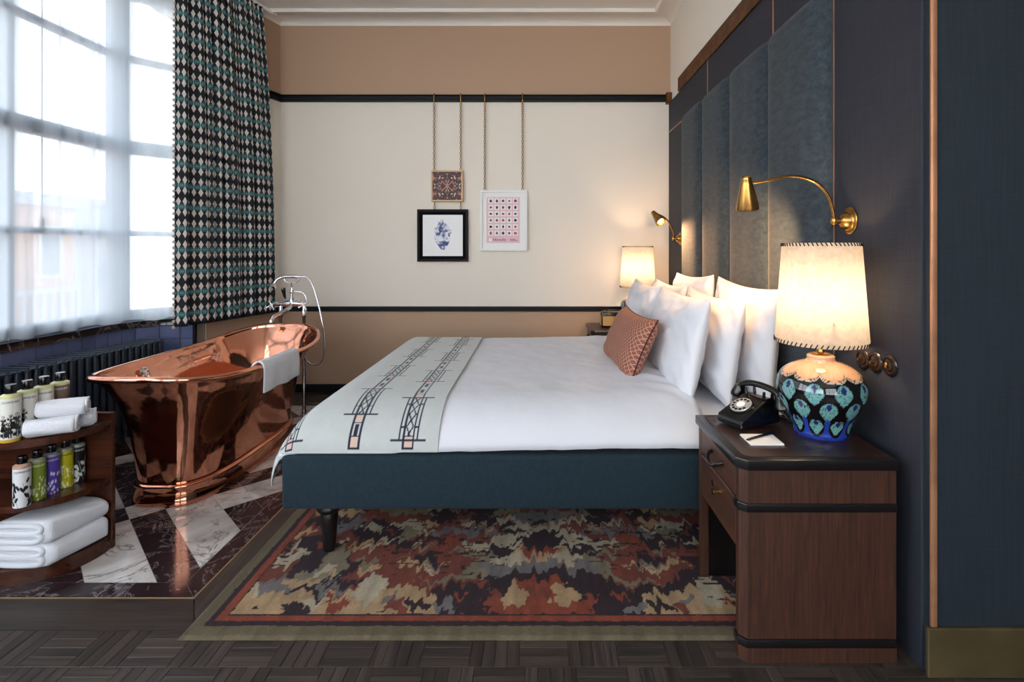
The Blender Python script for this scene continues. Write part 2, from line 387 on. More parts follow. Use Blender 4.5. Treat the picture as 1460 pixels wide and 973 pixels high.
# ------------------------------------------------------------------ room shell
YB = 4.878; XR = 1.229; XP = 1.21; ZC = 3.443; YF = 1.638
RAIL = (2.683, 2.748); DADO = (0.745, 0.79)
def struct(o): o['kind'] = 'structure'; return o
def quadwall(name, p0, p1, z0, z1, mat, parent=None, t=0.02):
    # vertical slab from plan point p0 to p1, thickness t to the left of the direction
    d = Vector((p1[0]-p0[0], p1[1]-p0[1])); n = Vector((-d.y, d.x)).normalized()*t
    return prism(name, [p0, p1, (p1[0]+n.x, p1[1]+n.y), (p0[0]+n.x, p0[1]+n.y)], z0, z1, mat, parent)

struct(box('ceiling', -3.4, 2.5, -2.6, 5.0, ZC, ZC+0.1, M['ceiling']))
ceil = bpy.data.objects['ceiling']
# ceiling cove and panel moulding
def moulding(name, pts, prof, mat, parent):
    # pts plan polyline, prof list of (offset to left, z)
    n = len(pts); V = []; Fc = []
    for i, p in enumerate(pts):
        a = Vector(pts[max(i-1, 0)]); b = Vector(pts[min(i+1, n-1)]); q = Vector(p)
        d1 = (q-a).normalized() if i > 0 else (b-q).normalized(); d2 = (b-q).normalized() if i < n-1 else d1
        n1 = Vector((-d1.y, d1.x)); n2 = Vector((-d2.y, d2.x)); m = (n1+n2).normalized(); m = m/max(0.3, m.dot(n1))
        for o, z in prof: V.append((q.x+m.x*o, q.y+m.y*o, z))
    k = len(prof)
    for i in range(n-1):
        for j in range(k):
            Fc.append((i*k+j, (i+1)*k+j, (i+1)*k+(j+1) % k, i*k+(j+1) % k))
    Fc.append(tuple(range(k))); Fc.append(tuple(reversed(range((n-1)*k, n*k))))
    bm = bmesh.new(); vv = [bm.verts.new(v) for v in V]
    for f in Fc: bm.faces.new([vv[i] for i in f])
    bmesh.ops.recalc_face_normals(bm, faces=bm.faces[:]); me = from_bm(bm)
    return obj(name, me, mat, parent)
cove = [(0, ZC), (0, ZC-0.05)] + [(0.10*(1-math.cos(a)), ZC-0.05+0.05*math.sin(a)) for a in (0.2, 0.5, 0.8, 1.1, 1.4)] + [(0.12, ZC)]
room_line = [(2.3, YF), (XR, YF), (XR, YB), (-2.386, YB), (-2.63, 4.02)]
moulding('cove', room_line, cove, M['ceiling'], ceil)
mp = [(1.06, -1.5), (1.06, 4.66), (-2.42, 4.66), (-2.86, 3.9), (-2.86, -1.5)]
moulding('panel_moulding', mp, [(0, ZC), (0, ZC-0.022), (0.008, ZC-0.03), (0.022, ZC-0.03), (0.03, ZC-0.018), (0.03, ZC)], M['ceiling'], ceil)

wb = struct(box('wall_back', -2.40, 1.35, YB+0.012, YB+0.12, 0, ZC, M['cream']))
box('upper_band', -2.386, XR, YB, YB+0.012, RAIL[1]-0.01, ZC, M['tan'], wb)
box('middle_panel', -2.386, XR, YB, YB+0.012, DADO[1]-0.01, RAIL[0]+0.01, M['cream'], wb)
box('lower_band', -2.386, XR, YB, YB+0.012, 0, DADO[0]+0.01, M['tan'], wb)
A0, A1 = (-2.386, YB), (-2.60, 4.125)
wl = struct(quadwall('wall_left', (A0[0]-0.006, A0[1]), (A1[0]-0.006, A1[1]), 0, ZC, M['cream'], None, -0.10))
for nm, z0, z1, mt in (('upper_band', RAIL[1]-0.01, ZC, 'tan'), ('middle_panel', DADO[1]-0.01, RAIL[0]+0.01, 'cream'), ('lower_band', 0, DADO[0]+0.01, 'tan')):
    quadwall(nm, A0, A1, z0, z1, M[mt], wl, -0.012)
railp = lambda z0, z1, d: [(-0.001, z0), (d, z0), (d, z0+(z1-z0)*0.35), (d*0.6, z0+(z1-z0)*0.45), (d*0.6, z1-0.012), (d, z1-0.008), (d, z1), (-0.001, z1)]
wall_line = [(XR-0.03, YB), A0, A1]
struct(moulding('trim_1', wall_line, railp(RAIL[0], RAIL[1], 0.03), M['black_trim'], None))
struct(moulding('trim_2', wall_line, railp(DADO[0], DADO[1], 0.025), M['black_trim'], None))
struct(moulding('baseboard_back', wall_line, [(-0.001, 0), (0.02, 0), (0.02, 0.06), (0.012, 0.07), (-0.001, 0.07)], M['black_trim'], None))

# right wall: cream above, fabric panels with brass strips below
wr = struct(box('wall_right', XR, XR+0.12, YF+0.02, YB+0.012, 0, ZC, M['cream']))
def navy(y0, y1, z0, z1): box('fabric_panel', XP, XR, y0, y1, z0, z1, M['navy_panel'], wr, 0.002, 1)
navy(YF+0.022, 2.148, 0.0, 2.672); navy(2.156, 2.700, 2.404, 2.672); navy(2.708, 3.746, 2.404, 2.672); navy(3.754, YB-0.012, 2.404, 2.672); navy(2.156, YB-0.012, 0.0, 2.396)
for (y0, y1, z0, z1) in ((2.148, 2.156, 0, 2.672), (2.700, 2.708, 2.404, 2.672), (3.746, 3.754, 2.404, 2.672), (2.156, YB-0.012, 2.396, 2.404)):
    box('brass_strip', XP-0.003, XR, y0, y1, z0, z1, M['copper_strip'], wr)
box('fascia', XP-0.012, XR, YF+0.03, 4.51, 2.673, 2.79, M['bronze'], wr, 0.003, 1)
box('rail_end_block', XP-0.03, XR, YB-0.06, YB-0.002, 2.66, 2.76, M['bronze'], wr, 0.002, 1)

wf = struct(box('wall_front', XR-0.01, 2.5, YF, YF+0.10, 0, ZC, M['navy_wall']))
box('corner_strip', XP+0.010, XR+0.010, YF-0.008, YF+0.004, 0.153, ZC, M['copper_strip'], wf, 0.003, 2)
struct(box('baseboard_front', XP-0.004, 2.48, YF-0.014, YF, 0.0, 0.153, M['dark_brass'], None, 0.003, 1))
struct(box('wall_side', 2.3, 2.4, -2.5, YF, 0, ZC, M['navy_wall']))
wre = struct(box('wall_rear', -3.3, 2.4, -2.6, -2.5, 0, 0.7, M['tan']))
box('wall_head', -3.3, 2.4, -2.6, -2.5, 3.2, ZC, M['tan'], wre); box('wall_pier', 1.9, 2.4, -2.6, -2.5, 0.7, 3.2, M['tan'], wre); box('wall_pier', -0.7, -0.3, -2.6, -2.5, 0.7, 3.2, M['tan'], wre); box('wall_pier', -3.3, -2.9, -2.6, -2.5, 0.7, 3.2, M['tan'], wre)

# left window wall: tiled dado, sill, windows
DP = [(-3.024, -2.5), (-3.024, 3.70), (-2.965, 3.875), (-2.87, 3.99), (-2.75, 4.045), (-2.625, 4.03)]
def offset_poly(pts, d):
    out = []; n = len(pts)
    for i, p in enumerate(pts):
        a = Vector(pts[max(i-1, 0)]); b = Vector(pts[min(i+1, n-1)]); q = Vector(p)
        d1 = (q-a).normalized() if i > 0 else (b-q).normalized(); d2 = (b-q).normalized() if i < n-1 else d1
        n1 = Vector((-d1.y, d1.x)); n2 = Vector((-d2.y, d2.x)); m = (n1+n2).normalized(); m = m/max(0.4, m.dot(n1)); out.append((q.x+m.x*d, q.y+m.y*d))
    return out
ww = struct(prism('wall_window', offset_poly(DP, 0.012)+[(-2.60, 4.16), (-2.9, 4.40), (-3.32, 4.0), (-3.32, -2.5)], 0, 0.74, M['grout']))
struct(obj('trim_3', me_prism(offset_poly(DP, -0.022)+[(-2.62, 4.16), (-2.9, 4.38), (-3.30, 3.98), (-3.30, -2.5)], 0.743, 0.791, 0.004), M['marble_black']))
# glazed tiles, one by one
tile_me = me_box(-0.0515, 0.0515, 0.0, 0.011, 0, 0.103, 0.003, 1)
acc = 0.0
for i in range(len(DP)-1):
    a = Vector(DP[i]); b = Vector(DP[i+1]); L = (b-a).length; d = (b-a)/L; ang = math.atan2(d.y, d.x)
    if i == 0:
        n = int((3.70-1.95)/0.106); pos = [L-0.053-0.106*k for k in range(n)]
    else:
        n = max(1, round(L/0.106)); pos = [L*(k+0.5)/n for k in range(n)]
    for s in pos:
        for r in range(4):
            p = a+d*s; o = obj('wall_tile', tile_me, M['bluetile'], ww, (p.x, p.y, 0.637-0.106*r), ang)
            if i: o.scale = (L/n/0.106, 1, 1)
box('tile_edge', -2.632, -2.612, 4.008, 4.03, 0.0, 0.745, M['black_trim'], ww)

ZW0, ZW1 = 0.791, 3.25
def window(name, p0, p1, verts, hz):
    a = Vector(p0); b = Vector(p1); L = (b-a).length; d = (b-a)/L; ang = math.atan2(d.y, d.x)
    e = struct(bpy.data.objects.new(name, None)); C.objects.link(e); e.location = ((a.x+b.x)/2, (a.y+b.y)/2, ZW0)
    R = Matrix.Translation((a.x, a.y, 0)) @ Matrix.Rotation(ang, 4, 'Z')
    for s, w in verts: box('mullion', s-w/2, s+w/2, -0.03, 0.03, ZW0, ZW1, M['frame_paint'], e, 0.006, 1, R)
    for z, h in hz: box('transom', 0, L, -0.026, 0.026, z-h/2, z+h/2, M['frame_paint'], e, 0.006, 1, R)
    xs = [s for s, w in verts]; zs = [z for z, h in hz]
    for i in range(len(xs)-1):
        for j in range(len(zs)-1): box('pane', xs[i]+verts[i][1]/2, xs[i+1]-verts[i+1][1]/2, -0.003, 0.003, zs[j]+hz[j][1]/2, zs[j+1]-hz[j+1][1]/2, M['glass'], e, 0, 1, R)
    return e
HZ = [(0.83, 0.08), (1.44, 0.04), (2.08, 0.10), (2.74, 0.045), (3.22, 0.06)]
window('window_1', (-3.10, -2.2), (-3.10, 3.86), [(0.03, 0.06), (0.75, 0.04), (1.5, 0.09), (2.25, 0.04), (3.0, 0.09), (3.76, 0.04), (4.52, 0.09), (5.27, 0.04), (6.03, 0.06)], HZ)
window('window_2', (-3.10, 3.86), (-2.70, 4.32), [(0.03, 0.10), (0.58, 0.06)], HZ)
window('fill_window_1', (-2.9, -2.55), (-0.7, -2.55), [(0.03, 0.06), (0.73, 0.05), (1.46, 0.05), (2.17, 0.06)], HZ)  # unseen rear window, added to bring fill light from behind the camera
window('fill_window_2', (-0.3, -2.55), (1.9, -2.55), [(0.03, 0.06), (0.73, 0.05), (1.46, 0.05), (2.17, 0.06)], HZ)  # second added rear window, out of view, brightens the far wall
struct(prism('trim_4', [(-3.0, -2.5), (-3.0, 3.72), (-2.62, 4.02), (-2.60, 4.30), (-2.75, 4.42), (-3.28, 4.0), (-3.28, -2.5)], ZW1, ZC, M['cream']))
struct(prism('trim_5', [(-2.64, 4.03), (-2.60, 4.12), (-2.66, 4.36), (-2.76, 4.36)], 0.791, ZW1, M['cream']))

# floor: smoked oak with parquet blocks in the foreground, marble harlequin by the bath
fl = struct(box('floor', -3.3, 2.5, -2.6, YB+0.1, -0.08, -0.008, M['parq_x']))
MX0, MX1, MY0, MY1 = -3.0, -1.31, 2.0, 4.53
box('subfloor_boards', -1.19, XR, 1.83, 4.53, -0.008, 0.0, M['parq_y'], fl)
box('subfloor_boards', -3.02, 2.3, -2.5, 1.35, -0.008, 0.0, M['parq_x'], fl)
bs = 0.16
for r in range(3):
    y1 = 1.83-r*bs; y0 = y1-bs
    for c in range(27):
        x0 = -2.3+c*bs+(0.02 if r % 2 else 0.0)
        if x0+bs > 2.29: continue
        fx = ((c+r) % 2 == 0)
        for k in range(4):
            w = bs/4; g = 0.0006
            if fx: box('parquet_strip', x0+g, x0+bs-g, y0+k*w+g, y0+(k+1)*w-g, -0.008, random.uniform(-0.0006, 0.0), M['parq_x'], fl, 0.0008, 1)
            else: box('parquet_strip', x0+k*w+g, x0+(k+1)*w-g, y0+g, y1-g, -0.008, random.uniform(-0.0006, 0.0), M['parq_y'], fl, 0.0008, 1)
prism('floor_plank', [(-3.0, 1.832), (-1.20, 1.832), (-1.309, 1.998), (-3.0, 1.998)], -0.008, 0, M['parq_x'], fl)
prism('floor_plank', [(-1.197, 1.835), (-1.19, 1.84), (-1.19, 4.53), (-1.305, 4.53), (-1.305, 2.0)], -0.008, 0, M['parq_y'], fl)
for k in range(3): box('floor_plank', -2.6, XR, MY1+0.002+k*0.116, MY1+0.116+k*0.116, -0.008, 0, M['parq_x'], fl, 0.001, 1)
box('marble_bed', MX0, MX1, MY0, MY1, -0.008, -0.0012, M['grout'], fl)
box('brass_inlay', MX0, MX1+0.006, MY0-0.005, MY0+0.001, -0.006, 0.0010, M['inlay'], fl)
box('brass_inlay', MX1, MX1+0.006, MY0, MY1, -0.006, 0.0010, M['inlay'], fl)
bw = 0.09
prism('marble_border', [(MX0, MY0+0.002), (MX1-0.002, MY0+0.002), (MX1-bw, MY0+bw), (MX0, MY0+bw)], -0.006, 0, M['marble_dark'], fl)
prism('marble_border', [(MX1-0.001, MY0+0.003), (MX1-0.001, MY1), (MX1-bw+0.001, MY1-bw), (MX1-bw+0.001, MY0+bw+0.002)], -0.006, 0, M['marble_dark'], fl)
prism('marble_border', [(MX0, MY1), (MX1-0.002, MY1), (MX1-bw, MY1-bw), (MX0, MY1-bw)], -0.006, 0, M['marble_dark'], fl)
def clip(poly, x0, x1, y0, y1):
    def cl(P, f, inter):
        o = []
        for i in range(len(P)):
            a, b = P[i], P[(i+1) % len(P)]
            if f(a): o.append(a)
            if f(a) != f(b): o.append(inter(a, b))
        return o
    ix = lambda v: (lambda a, b: (v, a[1]+(b[1]-a[1])*(v-a[0])/(b[0]-a[0])))
    iy = lambda v: (lambda a, b: (a[0]+(b[0]-a[0])*(v-a[1])/(b[1]-a[1]), v))
    for f, i in ((lambda p: p[0] >= x0, ix(x0)), (lambda p: p[0] <= x1, ix(x1)), (lambda p: p[1] >= y0, iy(y0)), (lambda p: p[1] <= y1, iy(y1))):
        poly = cl(poly, f, i)
        if len(poly) < 3: return []
    return poly
sl = [0.577]                                # s = x+y joints, alternating wide light and narrow dark
while sl[-1] < 3.6: sl += [sl[-1]+0.206, sl[-1]+0.206+0.293]
lo = [0.577-0.289]
while lo[-1] > -1.4: lo += [lo[-1]-0.206, lo[-1]-0.206-0.293]
s_lines = sorted(set(round(v, 4) for v in sl+lo)); i0 = s_lines.index(0.577)
d_lines = [2.41, 2.63, 3.607, 4.58, 4.81, 5.805, 6.03, 7.01, 7.24]
for i in range(len(s_lines)-1):
    for j in range(len(d_lines)-1):
        s0, s1, d0, d1 = s_lines[i]+0.0014, s_lines[i+1]-0.0014, d_lines[j]+0.0014, d_lines[j+1]-0.0014
        dark = ((i-i0) % 2 == 0); wide = (d1-d0) > 0.5
        if not wide: dark = not dark
        pieces = [(d0, d1, dark)]
        if s0 > 1.07 and abs(d_lines[j]-3.607) < 0.01: pieces = [(d0, 4.280, True), (4.282, d1, False)]
        if s0 > 1.07 and abs(d_lines[j]-4.58) < 0.01: pieces = [(d0, d1, True)]
        if s0 > 1.07 and abs(d_lines[j]-4.81) < 0.01: pieces = [(d0, 5.2, False), (5.202, d1, dark)]
        for e0, e1, dk in pieces:
            P = [((s-d)/2, (s+d)/2) for s, d in ((s0, e0), (s1, e0), (s1, e1), (s0, e1))]
            P = clip(P, MX0, MX1-bw-0.0025, MY0+bw+0.0025, MY1-bw-0.002)
            if len(P) < 3: continue
            ar = abs(sum(P[k][0]*P[(k+1)%len(P)][1]-P[(k+1)%len(P)][0]*P[k][1] for k in range(len(P))))/2
            if ar < 0.0004: continue
            prism('marble_tile', P, -0.006, 0, M['marble_dark'] if dk else M['marble_white'], fl)

# ------------------------------------------------------------------ rug
def make_rug():
    x0, x1, y0, y1 = -1.22, 1.195, 1.781, 4.15
    nx, ny = 560, 300
    xs = np.linspace(x0, x1, nx); t = np.linspace(0, 1, ny); ys = y0+(y1-y0)*t**1.6
    X, Y = np.meshgrid(xs, ys, indexing='ij')
    ax = np.abs(X-0.01)                      # the ikat is mirrored about its middle
    jag = (vnoise(X*55, Y*6, 3)-0.5)*0.085+(vnoise(X*140, Y*12, 5)-0.5)*0.03
    jx = (fbm(X*14, Y*22, 9)-0.5)*0.09
    A = ax+jx; B = Y+jag
    rust, plum, tan, grey, cream, olive, red = L3(108,54,42), L3(42,27,33), L3(160,132,98), L3(104,98,98), L3(164,152,130), L3(116,106,86), L3(124,58,40)
    col = np.broadcast_to(rust, X.shape+(3,)).copy()
    n1 = fbm(X*3.2, Y*5.5, 21); col[(n1+0*B) > 0.60] = plum
    def blob(cx, cy, rx, ry, c, wob=0.25):
        w = 1+(fbm(A*9+cx*7, B*12+cy*5, 31)-0.5)*wob*2
        k = ((A-cx)/rx)**2+((B-cy)/ry)**2 < w; col[k] = c
    for rep in range(3):
        o = rep*0.98; f = -1 if rep % 2 else 1
        Cc = lambda v: (o+1.893+v) if f > 0 else (o+1.893+0.98-v)
        blob(0.0, Cc(0.42), 0.40, 0.10, plum); blob(0.0, Cc(0.30), 0.19, 0.06, grey); blob(0.0, Cc(0.37), 0.11, 0.035, tan)
        blob(0.0, Cc(0.20), 0.24, 0.07, plum); blob(0.0, Cc(0.05), 0.30, 0.07, red); blob(0.09, Cc(0.11), 0.055, 0.07, tan); blob(0.0, Cc(0.145), 0.05, 0.06, rust)
        blob(0.26, Cc(0.48), 0.15, 0.055, cream); blob(0.34, Cc(0.53), 0.16, 0.05, grey); blob(0.0, Cc(0.62), 0.12, 0.09, cream); blob(0.0, Cc(0.68), 0.13, 0.06, grey)
        blob(0.40, Cc(0.30), 0.20, 0.14, olive); blob(0.44, Cc(0.29), 0.17, 0.11, rust); blob(0.50, Cc(0.30), 0.10, 0.03, tan); blob(0.44, Cc(0.31), 0.06, 0.02, grey)
        blob(0.34, Cc(0.06), 0.15, 0.10, plum); blob(0.60, Cc(0.03), 0.24, 0.12, tan); blob(0.66, Cc(0.14), 0.05, 0.09, cream); blob(0.52, Cc(0.03), 0.03, 0.06, rust)
        blob(0.88, Cc(0.24), 0.13, 0.16, plum); blob(0.86, Cc(0.32), 0.06, 0.09, olive); blob(0.92, Cc(0.10), 0.04, 0.14, plum); blob(0.80, Cc(0.16), 0.07, 0.05, grey)
        blob(1.06, Cc(0.04), 0.12, 0.13, tan); blob(1.02, Cc(0.15), 0.06, 0.06, grey); blob(1.08, Cc(0.38), 0.05, 0.10, cream); blob(0.62, Cc(0.58), 0.15, 0.06, cream); blob(0.62, Cc(0.53), 0.08, 0.05, olive)
        blob(0.90, Cc(0.62), 0.10, 0.06, grey); blob(0.75, Cc(0.52), 0.12, 0.08, plum); blob(1.0, Cc(0.66), 0.12, 0.05, plum); blob(1.05, Cc(0.78), 0.09, 0.07, tan); blob(0.62, Cc(0.76), 0.20, 0.06, olive); blob(0.35, Cc(0.78), 0.24, 0.07, plum); blob(0.7, Cc(0.88), 0.2, 0.05, cream)
    rg = random.Random(12)
    for k in range(150):
        r = rg.uniform(0.016, 0.05); blob(rg.uniform(0, 1.15), rg.uniform(1.9, 3.1), r*1.5, r*rg.uniform(0.5, 1.1), rg.choice((rust, rust, plum, plum, grey, cream, tan, red, olive)), 0.5)
    dash = (vnoise(X*26, Y*75, 77) > 0.80) & (vnoise(X*4, Y*5, 78) > 0.5); col[dash] = plum
    col *= (0.86+0.28*fbm(X*30, Y*30, 55))[..., None]
    ed = np.minimum(np.minimum(X-x0, x1-X), np.minimum(Y-y0, y1-Y))+(vnoise(X*60, Y*60, 4)-0.5)*0.004
    for lim, c in ((0.112, plum), (0.105, red), (0.077, plum), (0.053, L3(94,84,64))): col[ed < lim] = c
    col *= ((0.9+0.2*vnoise(X*170, Y*170, 8))*(0.80+0.4*vnoise(X*48, Y*9, 61)))[..., None]
    e2 = np.minimum(np.minimum(X-x0, x1-X), np.minimum(Y-y0, y1-Y))
    Z = 0.012-0.009*np.clip(1-e2/0.012, 0, 1)**2+(fbm(X*90, Y*90, 12)-0.5)*0.002
    me = grid_mesh(np.stack([X, Y, Z], -1), cols=col)
    bm = bmesh.new(); bm.from_mesh(me); be = [e for e in bm.edges if e.is_boundary]
    r = bmesh.ops.extrude_edge_only(bm, edges=be)
    for g in r['geom']:
        if isinstance(g, bmesh.types.BMVert): g.co.z = 0.0005
    bm.to_mesh(me); bm.free()
    o = obj('area_rug', me, M['rug']); o['label'] = 'large rust, plum and tan patterned rug with olive border under the bed'; o['category'] = 'rug'; return rebase(o)
make_rug()

# ------------------------------------------------------------------ bed
BX0, BX1, BY0, BY1 = -1.08, 1.13, 2.207, 4.24
bed = thing('bed', (0.02, 3.22, 0), 'wide double bed with teal velvet upholstered base on black turned legs', 'bed')
fr = box('bed_frame', BX0, BX1, BY0, BY1, 0.229, 0.459, M['velvet_bed'], bed, 0.018, 3)
legp = [(0.0, 0), (0.024, 0), (0.026, 0.006), (0.028, 0.05), (0.034, 0.13), (0.037, 0.165), (0.034, 0.175), (0.046, 0.185), (0.053, 0.195), (0.054, 0.205), (0.048, 0.214), (0.05, 0.229), (0, 0.229)]
legp = [(r, 0.0135+z*(0.2155/0.229)) for r, z in legp]
for x, y in ((-0.911, 2.298), (0.95, 2.298), (-0.911, 4.14), (0.95, 4.14)): lathe('leg', legp, M['black_wood'], bed, 24, (x, y, 0))
box('mattress', -0.93, BX1-0.0, BY0+0.10, BY1-0.10, 0.459, 0.590, M['linen'], bed, 0.055, 5)

ZT = 0.645
def edge_drop(q, w, h):                      # q distance past the start of the rounding, 0..w
    q = np.clip(q/w, 0, 1); return h*(1-np.sqrt(np.clip(1-q**2.0, 0, 1)))
def top_z(X, Y):
    dx = edge_drop(-0.88-X, 0.205, 0.185); dyn = edge_drop(2.52-Y, 0.305, 0.185); dyf = edge_drop(Y-3.99, 0.26, 0.185)
    d = (dx**2.4+dyn**2.4+dyf**2.4)**(1/2.4)
    z = ZT-np.minimum(d, 0.183)+0.010*np.sin((X+0.2)*2.2)+(fbm(X*2.2, Y*2.2, 41)-0.5)*0.028*(1-np.clip(d/0.1, 0, 1))+(fbm(X*9, Y*7, 43)-0.5)*0.008
    return np.maximum(z, 0.4605)
def make_duvet():
    def dense(a, b, n, e0, e1):
        t = np.linspace(0, 1, n); return a+(b-a)*(t-0.35*np.sin(2*PI*t)/(2*PI)*1.0)
    xs = dense(-1.105, 0.73, 170, 0, 0); ys = dense(2.216, 4.25, 180, 0, 0)
    X, Y = np.meshgrid(xs, ys, indexing='ij'); Z = top_z(X, Y)
    end = np.clip((X-0.70)/0.03, 0, 1); Z = Z-end**2*0.03
    wr = np.clip((X-0.45)/0.28, 0, 1); Z = Z+0.006*wr*np.sin(Y*34+6*np.sin(X*9))*np.clip((Y-2.3)*6, 0, 1)
    X2 = np.where(X < -1.07, -1.07-(X+1.07)*-0.6, X)
    P = np.stack([X2, Y, Z], -1); me = grid_mesh(P, uv=np.stack([X, Y], -1))
    o = obj('duvet', me, M['linen']); md = o.modifiers.new('thickness', 'SOLIDIFY'); md.thickness = 0.012; md.offset = -1
    tag(o, 'smooth white duvet spread over the bed', 'duvet'); return rebase(o)
make_duvet()

def make_throw():
    ns, nt = 270, 520
    s = np.linspace(0, 0.90, ns); t = np.linspace(0, 2.42, nt)     # arc lengths across and along the throw
    # arc profiles
    def prof(start, w, h, hang, n=400):
        q = np.linspace(0, w, n); d = edge_drop(q, w, h); a = np.concatenate([[0], np.cumsum(np.hypot(np.diff(q), np.diff(d)))])
        return q, d, a
    q, d, a = prof(0, 0.212, 0.185, 0)
    XR0, XS = -0.42, -0.88; flat = XR0-XS
    ss = s-flat; Xs = np.where(ss < 0, XR0-s, XS-np.interp(ss, a, q)); hang = np.clip(ss-a[-1], 0, None); dX = np.where(ss < 0, 0, np.interp(ss, a, d))+hang
    Xs = Xs-0.02*np.clip(hang/0.1, 0, 1)
    qy, dy_, ay = prof(0, 0.305, 0.185, 0); Lf = 3.99-2.52
    tt = ay[-1]-t; Yt = np.where(t < ay[-1], 2.52-np.interp(tt, ay, qy), 2.52+(t-ay[-1])); dY = np.where(t < ay[-1], np.interp(tt, ay, dy_), 0)
    far = t-ay[-1]-Lf; qf, df, af = prof(0, 0.26, 0.185, 0); Yt = np.where(far > 0, 3.99+np.interp(far, af, qf), Yt); dY = np.where(far > 0, np.interp(far, af, df), dY)
    X, Y = np.meshgrid(Xs, Yt, indexing='ij'); DX, DY = np.meshgrid(dX, dY, indexing='ij')
    SS, TT = np.meshgrid(s, t, indexing='ij')
    D = (DX**2.6+DY**2.6)**(1/2.6); DXc = np.where(DX > 0.16, DX, 0)
    Z = np.where(DX > 0.12, ZT-np.maximum(D, DX), ZT-np.minimum(D, 0.180)) + 0.004
    base = top_z(np.clip(X, -1.1, 1), Y); Z = np.where(DX < 0.12, np.maximum(Z, base+0.009), Z)
    Z = Z+0.006*np.exp(-((SS-0.0)/0.02)**2)*0
    hangk = np.clip((DX-0.12)/0.1, 0, 1)
    Y2 = Y-0.0*hangk; X2 = X-0.012*hangk*np.sin(TT*11)-0.01*hangk
    Z = Z+hangk*0.02*np.sin(TT*5+1)
    # printed motif
    base_c = L3(186,190,188); navy_c = L3(24,28,50); pink = L3(206,176,164)
    col = np.broadcast_to(base_c, X.shape+(3,)).copy()*(0.95+0.1*fbm(SS*30, TT*30, 3))[..., None]
    for k, sc in enumerate((0.13, 0.358, 0.655, 0.88)):
        e = SS-sc; ae = np.abs(e); per = 0.50; ph = (TT-(0.05 if k % 2 == 0 else -0.33))/per; fr_ = (ph-np.floor(ph))*per
        on = (TT > 0.018)
        if k == 3: on = on & (TT > 0.01)
        lines = (ae > 0.0165) & (ae < 0.0255) & on
        lad = (fr_ < 0.25) & on
        outer = lad & (ae > 0.035) & (ae < 0.0415)
        bars = on & (((fr_ < 0.009) | ((fr_ > 0.241) & (fr_ < 0.25))) & (ae < 0.075))
        rung = lad & (ae > 0.0235) & (ae < 0.038) & ((np.abs(fr_-0.06) < 0.003) | (np.abs(fr_-0.19) < 0.003))
        z = (fr_ % 0.062)/0.062; lat = lad & (ae < 0.017) & (np.abs(ae-0.0145*np.abs(2*z-1)) < 0.0036)
        box_p = on & (ae < 0.017) & (((fr_ > 0.255) & (fr_ < 0.285)) | (fr_ > 0.465))
        blk = on & (ae < 0.0095) & (((fr_ > 0.30) & (fr_ < 0.355)) | ((fr_ > 0.40) & (fr_ < 0.455)))
        cut = on & (ae < 0.0235) & (((fr_ > 0.285) & (fr_ < 0.29)) | ((fr_ > 0.46) & (fr_ < 0.465)))
        endb = (TT > 0.018) & (TT < 0.026) & (ae < 0.0235)
        col[box_p] = pink
        first = (TT > 0.026) & (TT < 0.066) & (ae < 0.017); col[first] = pink
        for mk in (lines, outer, bars, rung, lat & ~first, blk & ~first, cut, endb, (TT > 0.066) & (TT < 0.073) & (ae < 0.0235)): col[mk] = navy_c
    me = grid_mesh(np.stack([X2, Y2, Z], -1), cols=col, flip=True)
    o = obj('throw_blanket', me, M['throw']); md = o.modifiers.new('thickness', 'SOLIDIFY'); md.thickness = 0.006; md.offset = -1
    tag(o, 'pale grey wool throw with navy ladder stripes laid across the bed foot', 'blanket'); return rebase(o)
make_throw()

def pillow_mesh(w, h, T, seed, wr=0.017, uvs=False, pinch=0.07):
    n, m = 44, 36
    u = np.sin(np.linspace(-1, 1, n)*PI/2*0.98)/math.sin(PI/2*0.98); v = np.sin(np.linspace(-1, 1, m)*PI/2*0.98)/math.sin(PI/2*0.98)
    U, V = np.meshgrid(u, v, indexing='ij')
    X = U*w/2*(1-pinch*(1-V**2)*U**2); Y = V*h/2*(1-pinch*1.3*(1-U**2)*V**2)
    b = ((1-U**4)*(1-V**4)); b = np.clip(b, 0, 1)**0.55
    wrk = (fbm(U*3+seed, V*4, seed)-0.5)*wr*2+(fbm(U*9+seed, V*7, seed+5)-0.5)*wr*0.7
    edge = np.clip((1-np.maximum(np.abs(U), np.abs(V)))*9, 0, 1)
    wrk = wrk*edge+edge*0.006*np.sin((U+V*0.7)*17+seed)*(np.maximum(np.abs(U), np.abs(V)) > 0.0)*np.maximum(np.abs(U), np.abs(V))**3
    Zf = T*b+wrk; Zb = -T*b+wrk*0.4
    uv = np.stack([X, Y], -1)
    a = grid_mesh(np.stack([X, Y, Zf], -1), uv=uv); c = grid_mesh(np.stack([X, Y, Zb], -1), uv=uv, flip=True)
    bm = bmesh.new(); bm.from_mesh(a); bm.from_mesh(c); bmesh.ops.remove_doubles(bm, verts=bm.verts[:], dist=1e-5); me = from_bm(bm, True)
    bpy.data.meshes.remove(a); bpy.data.meshes.remove(c); return me
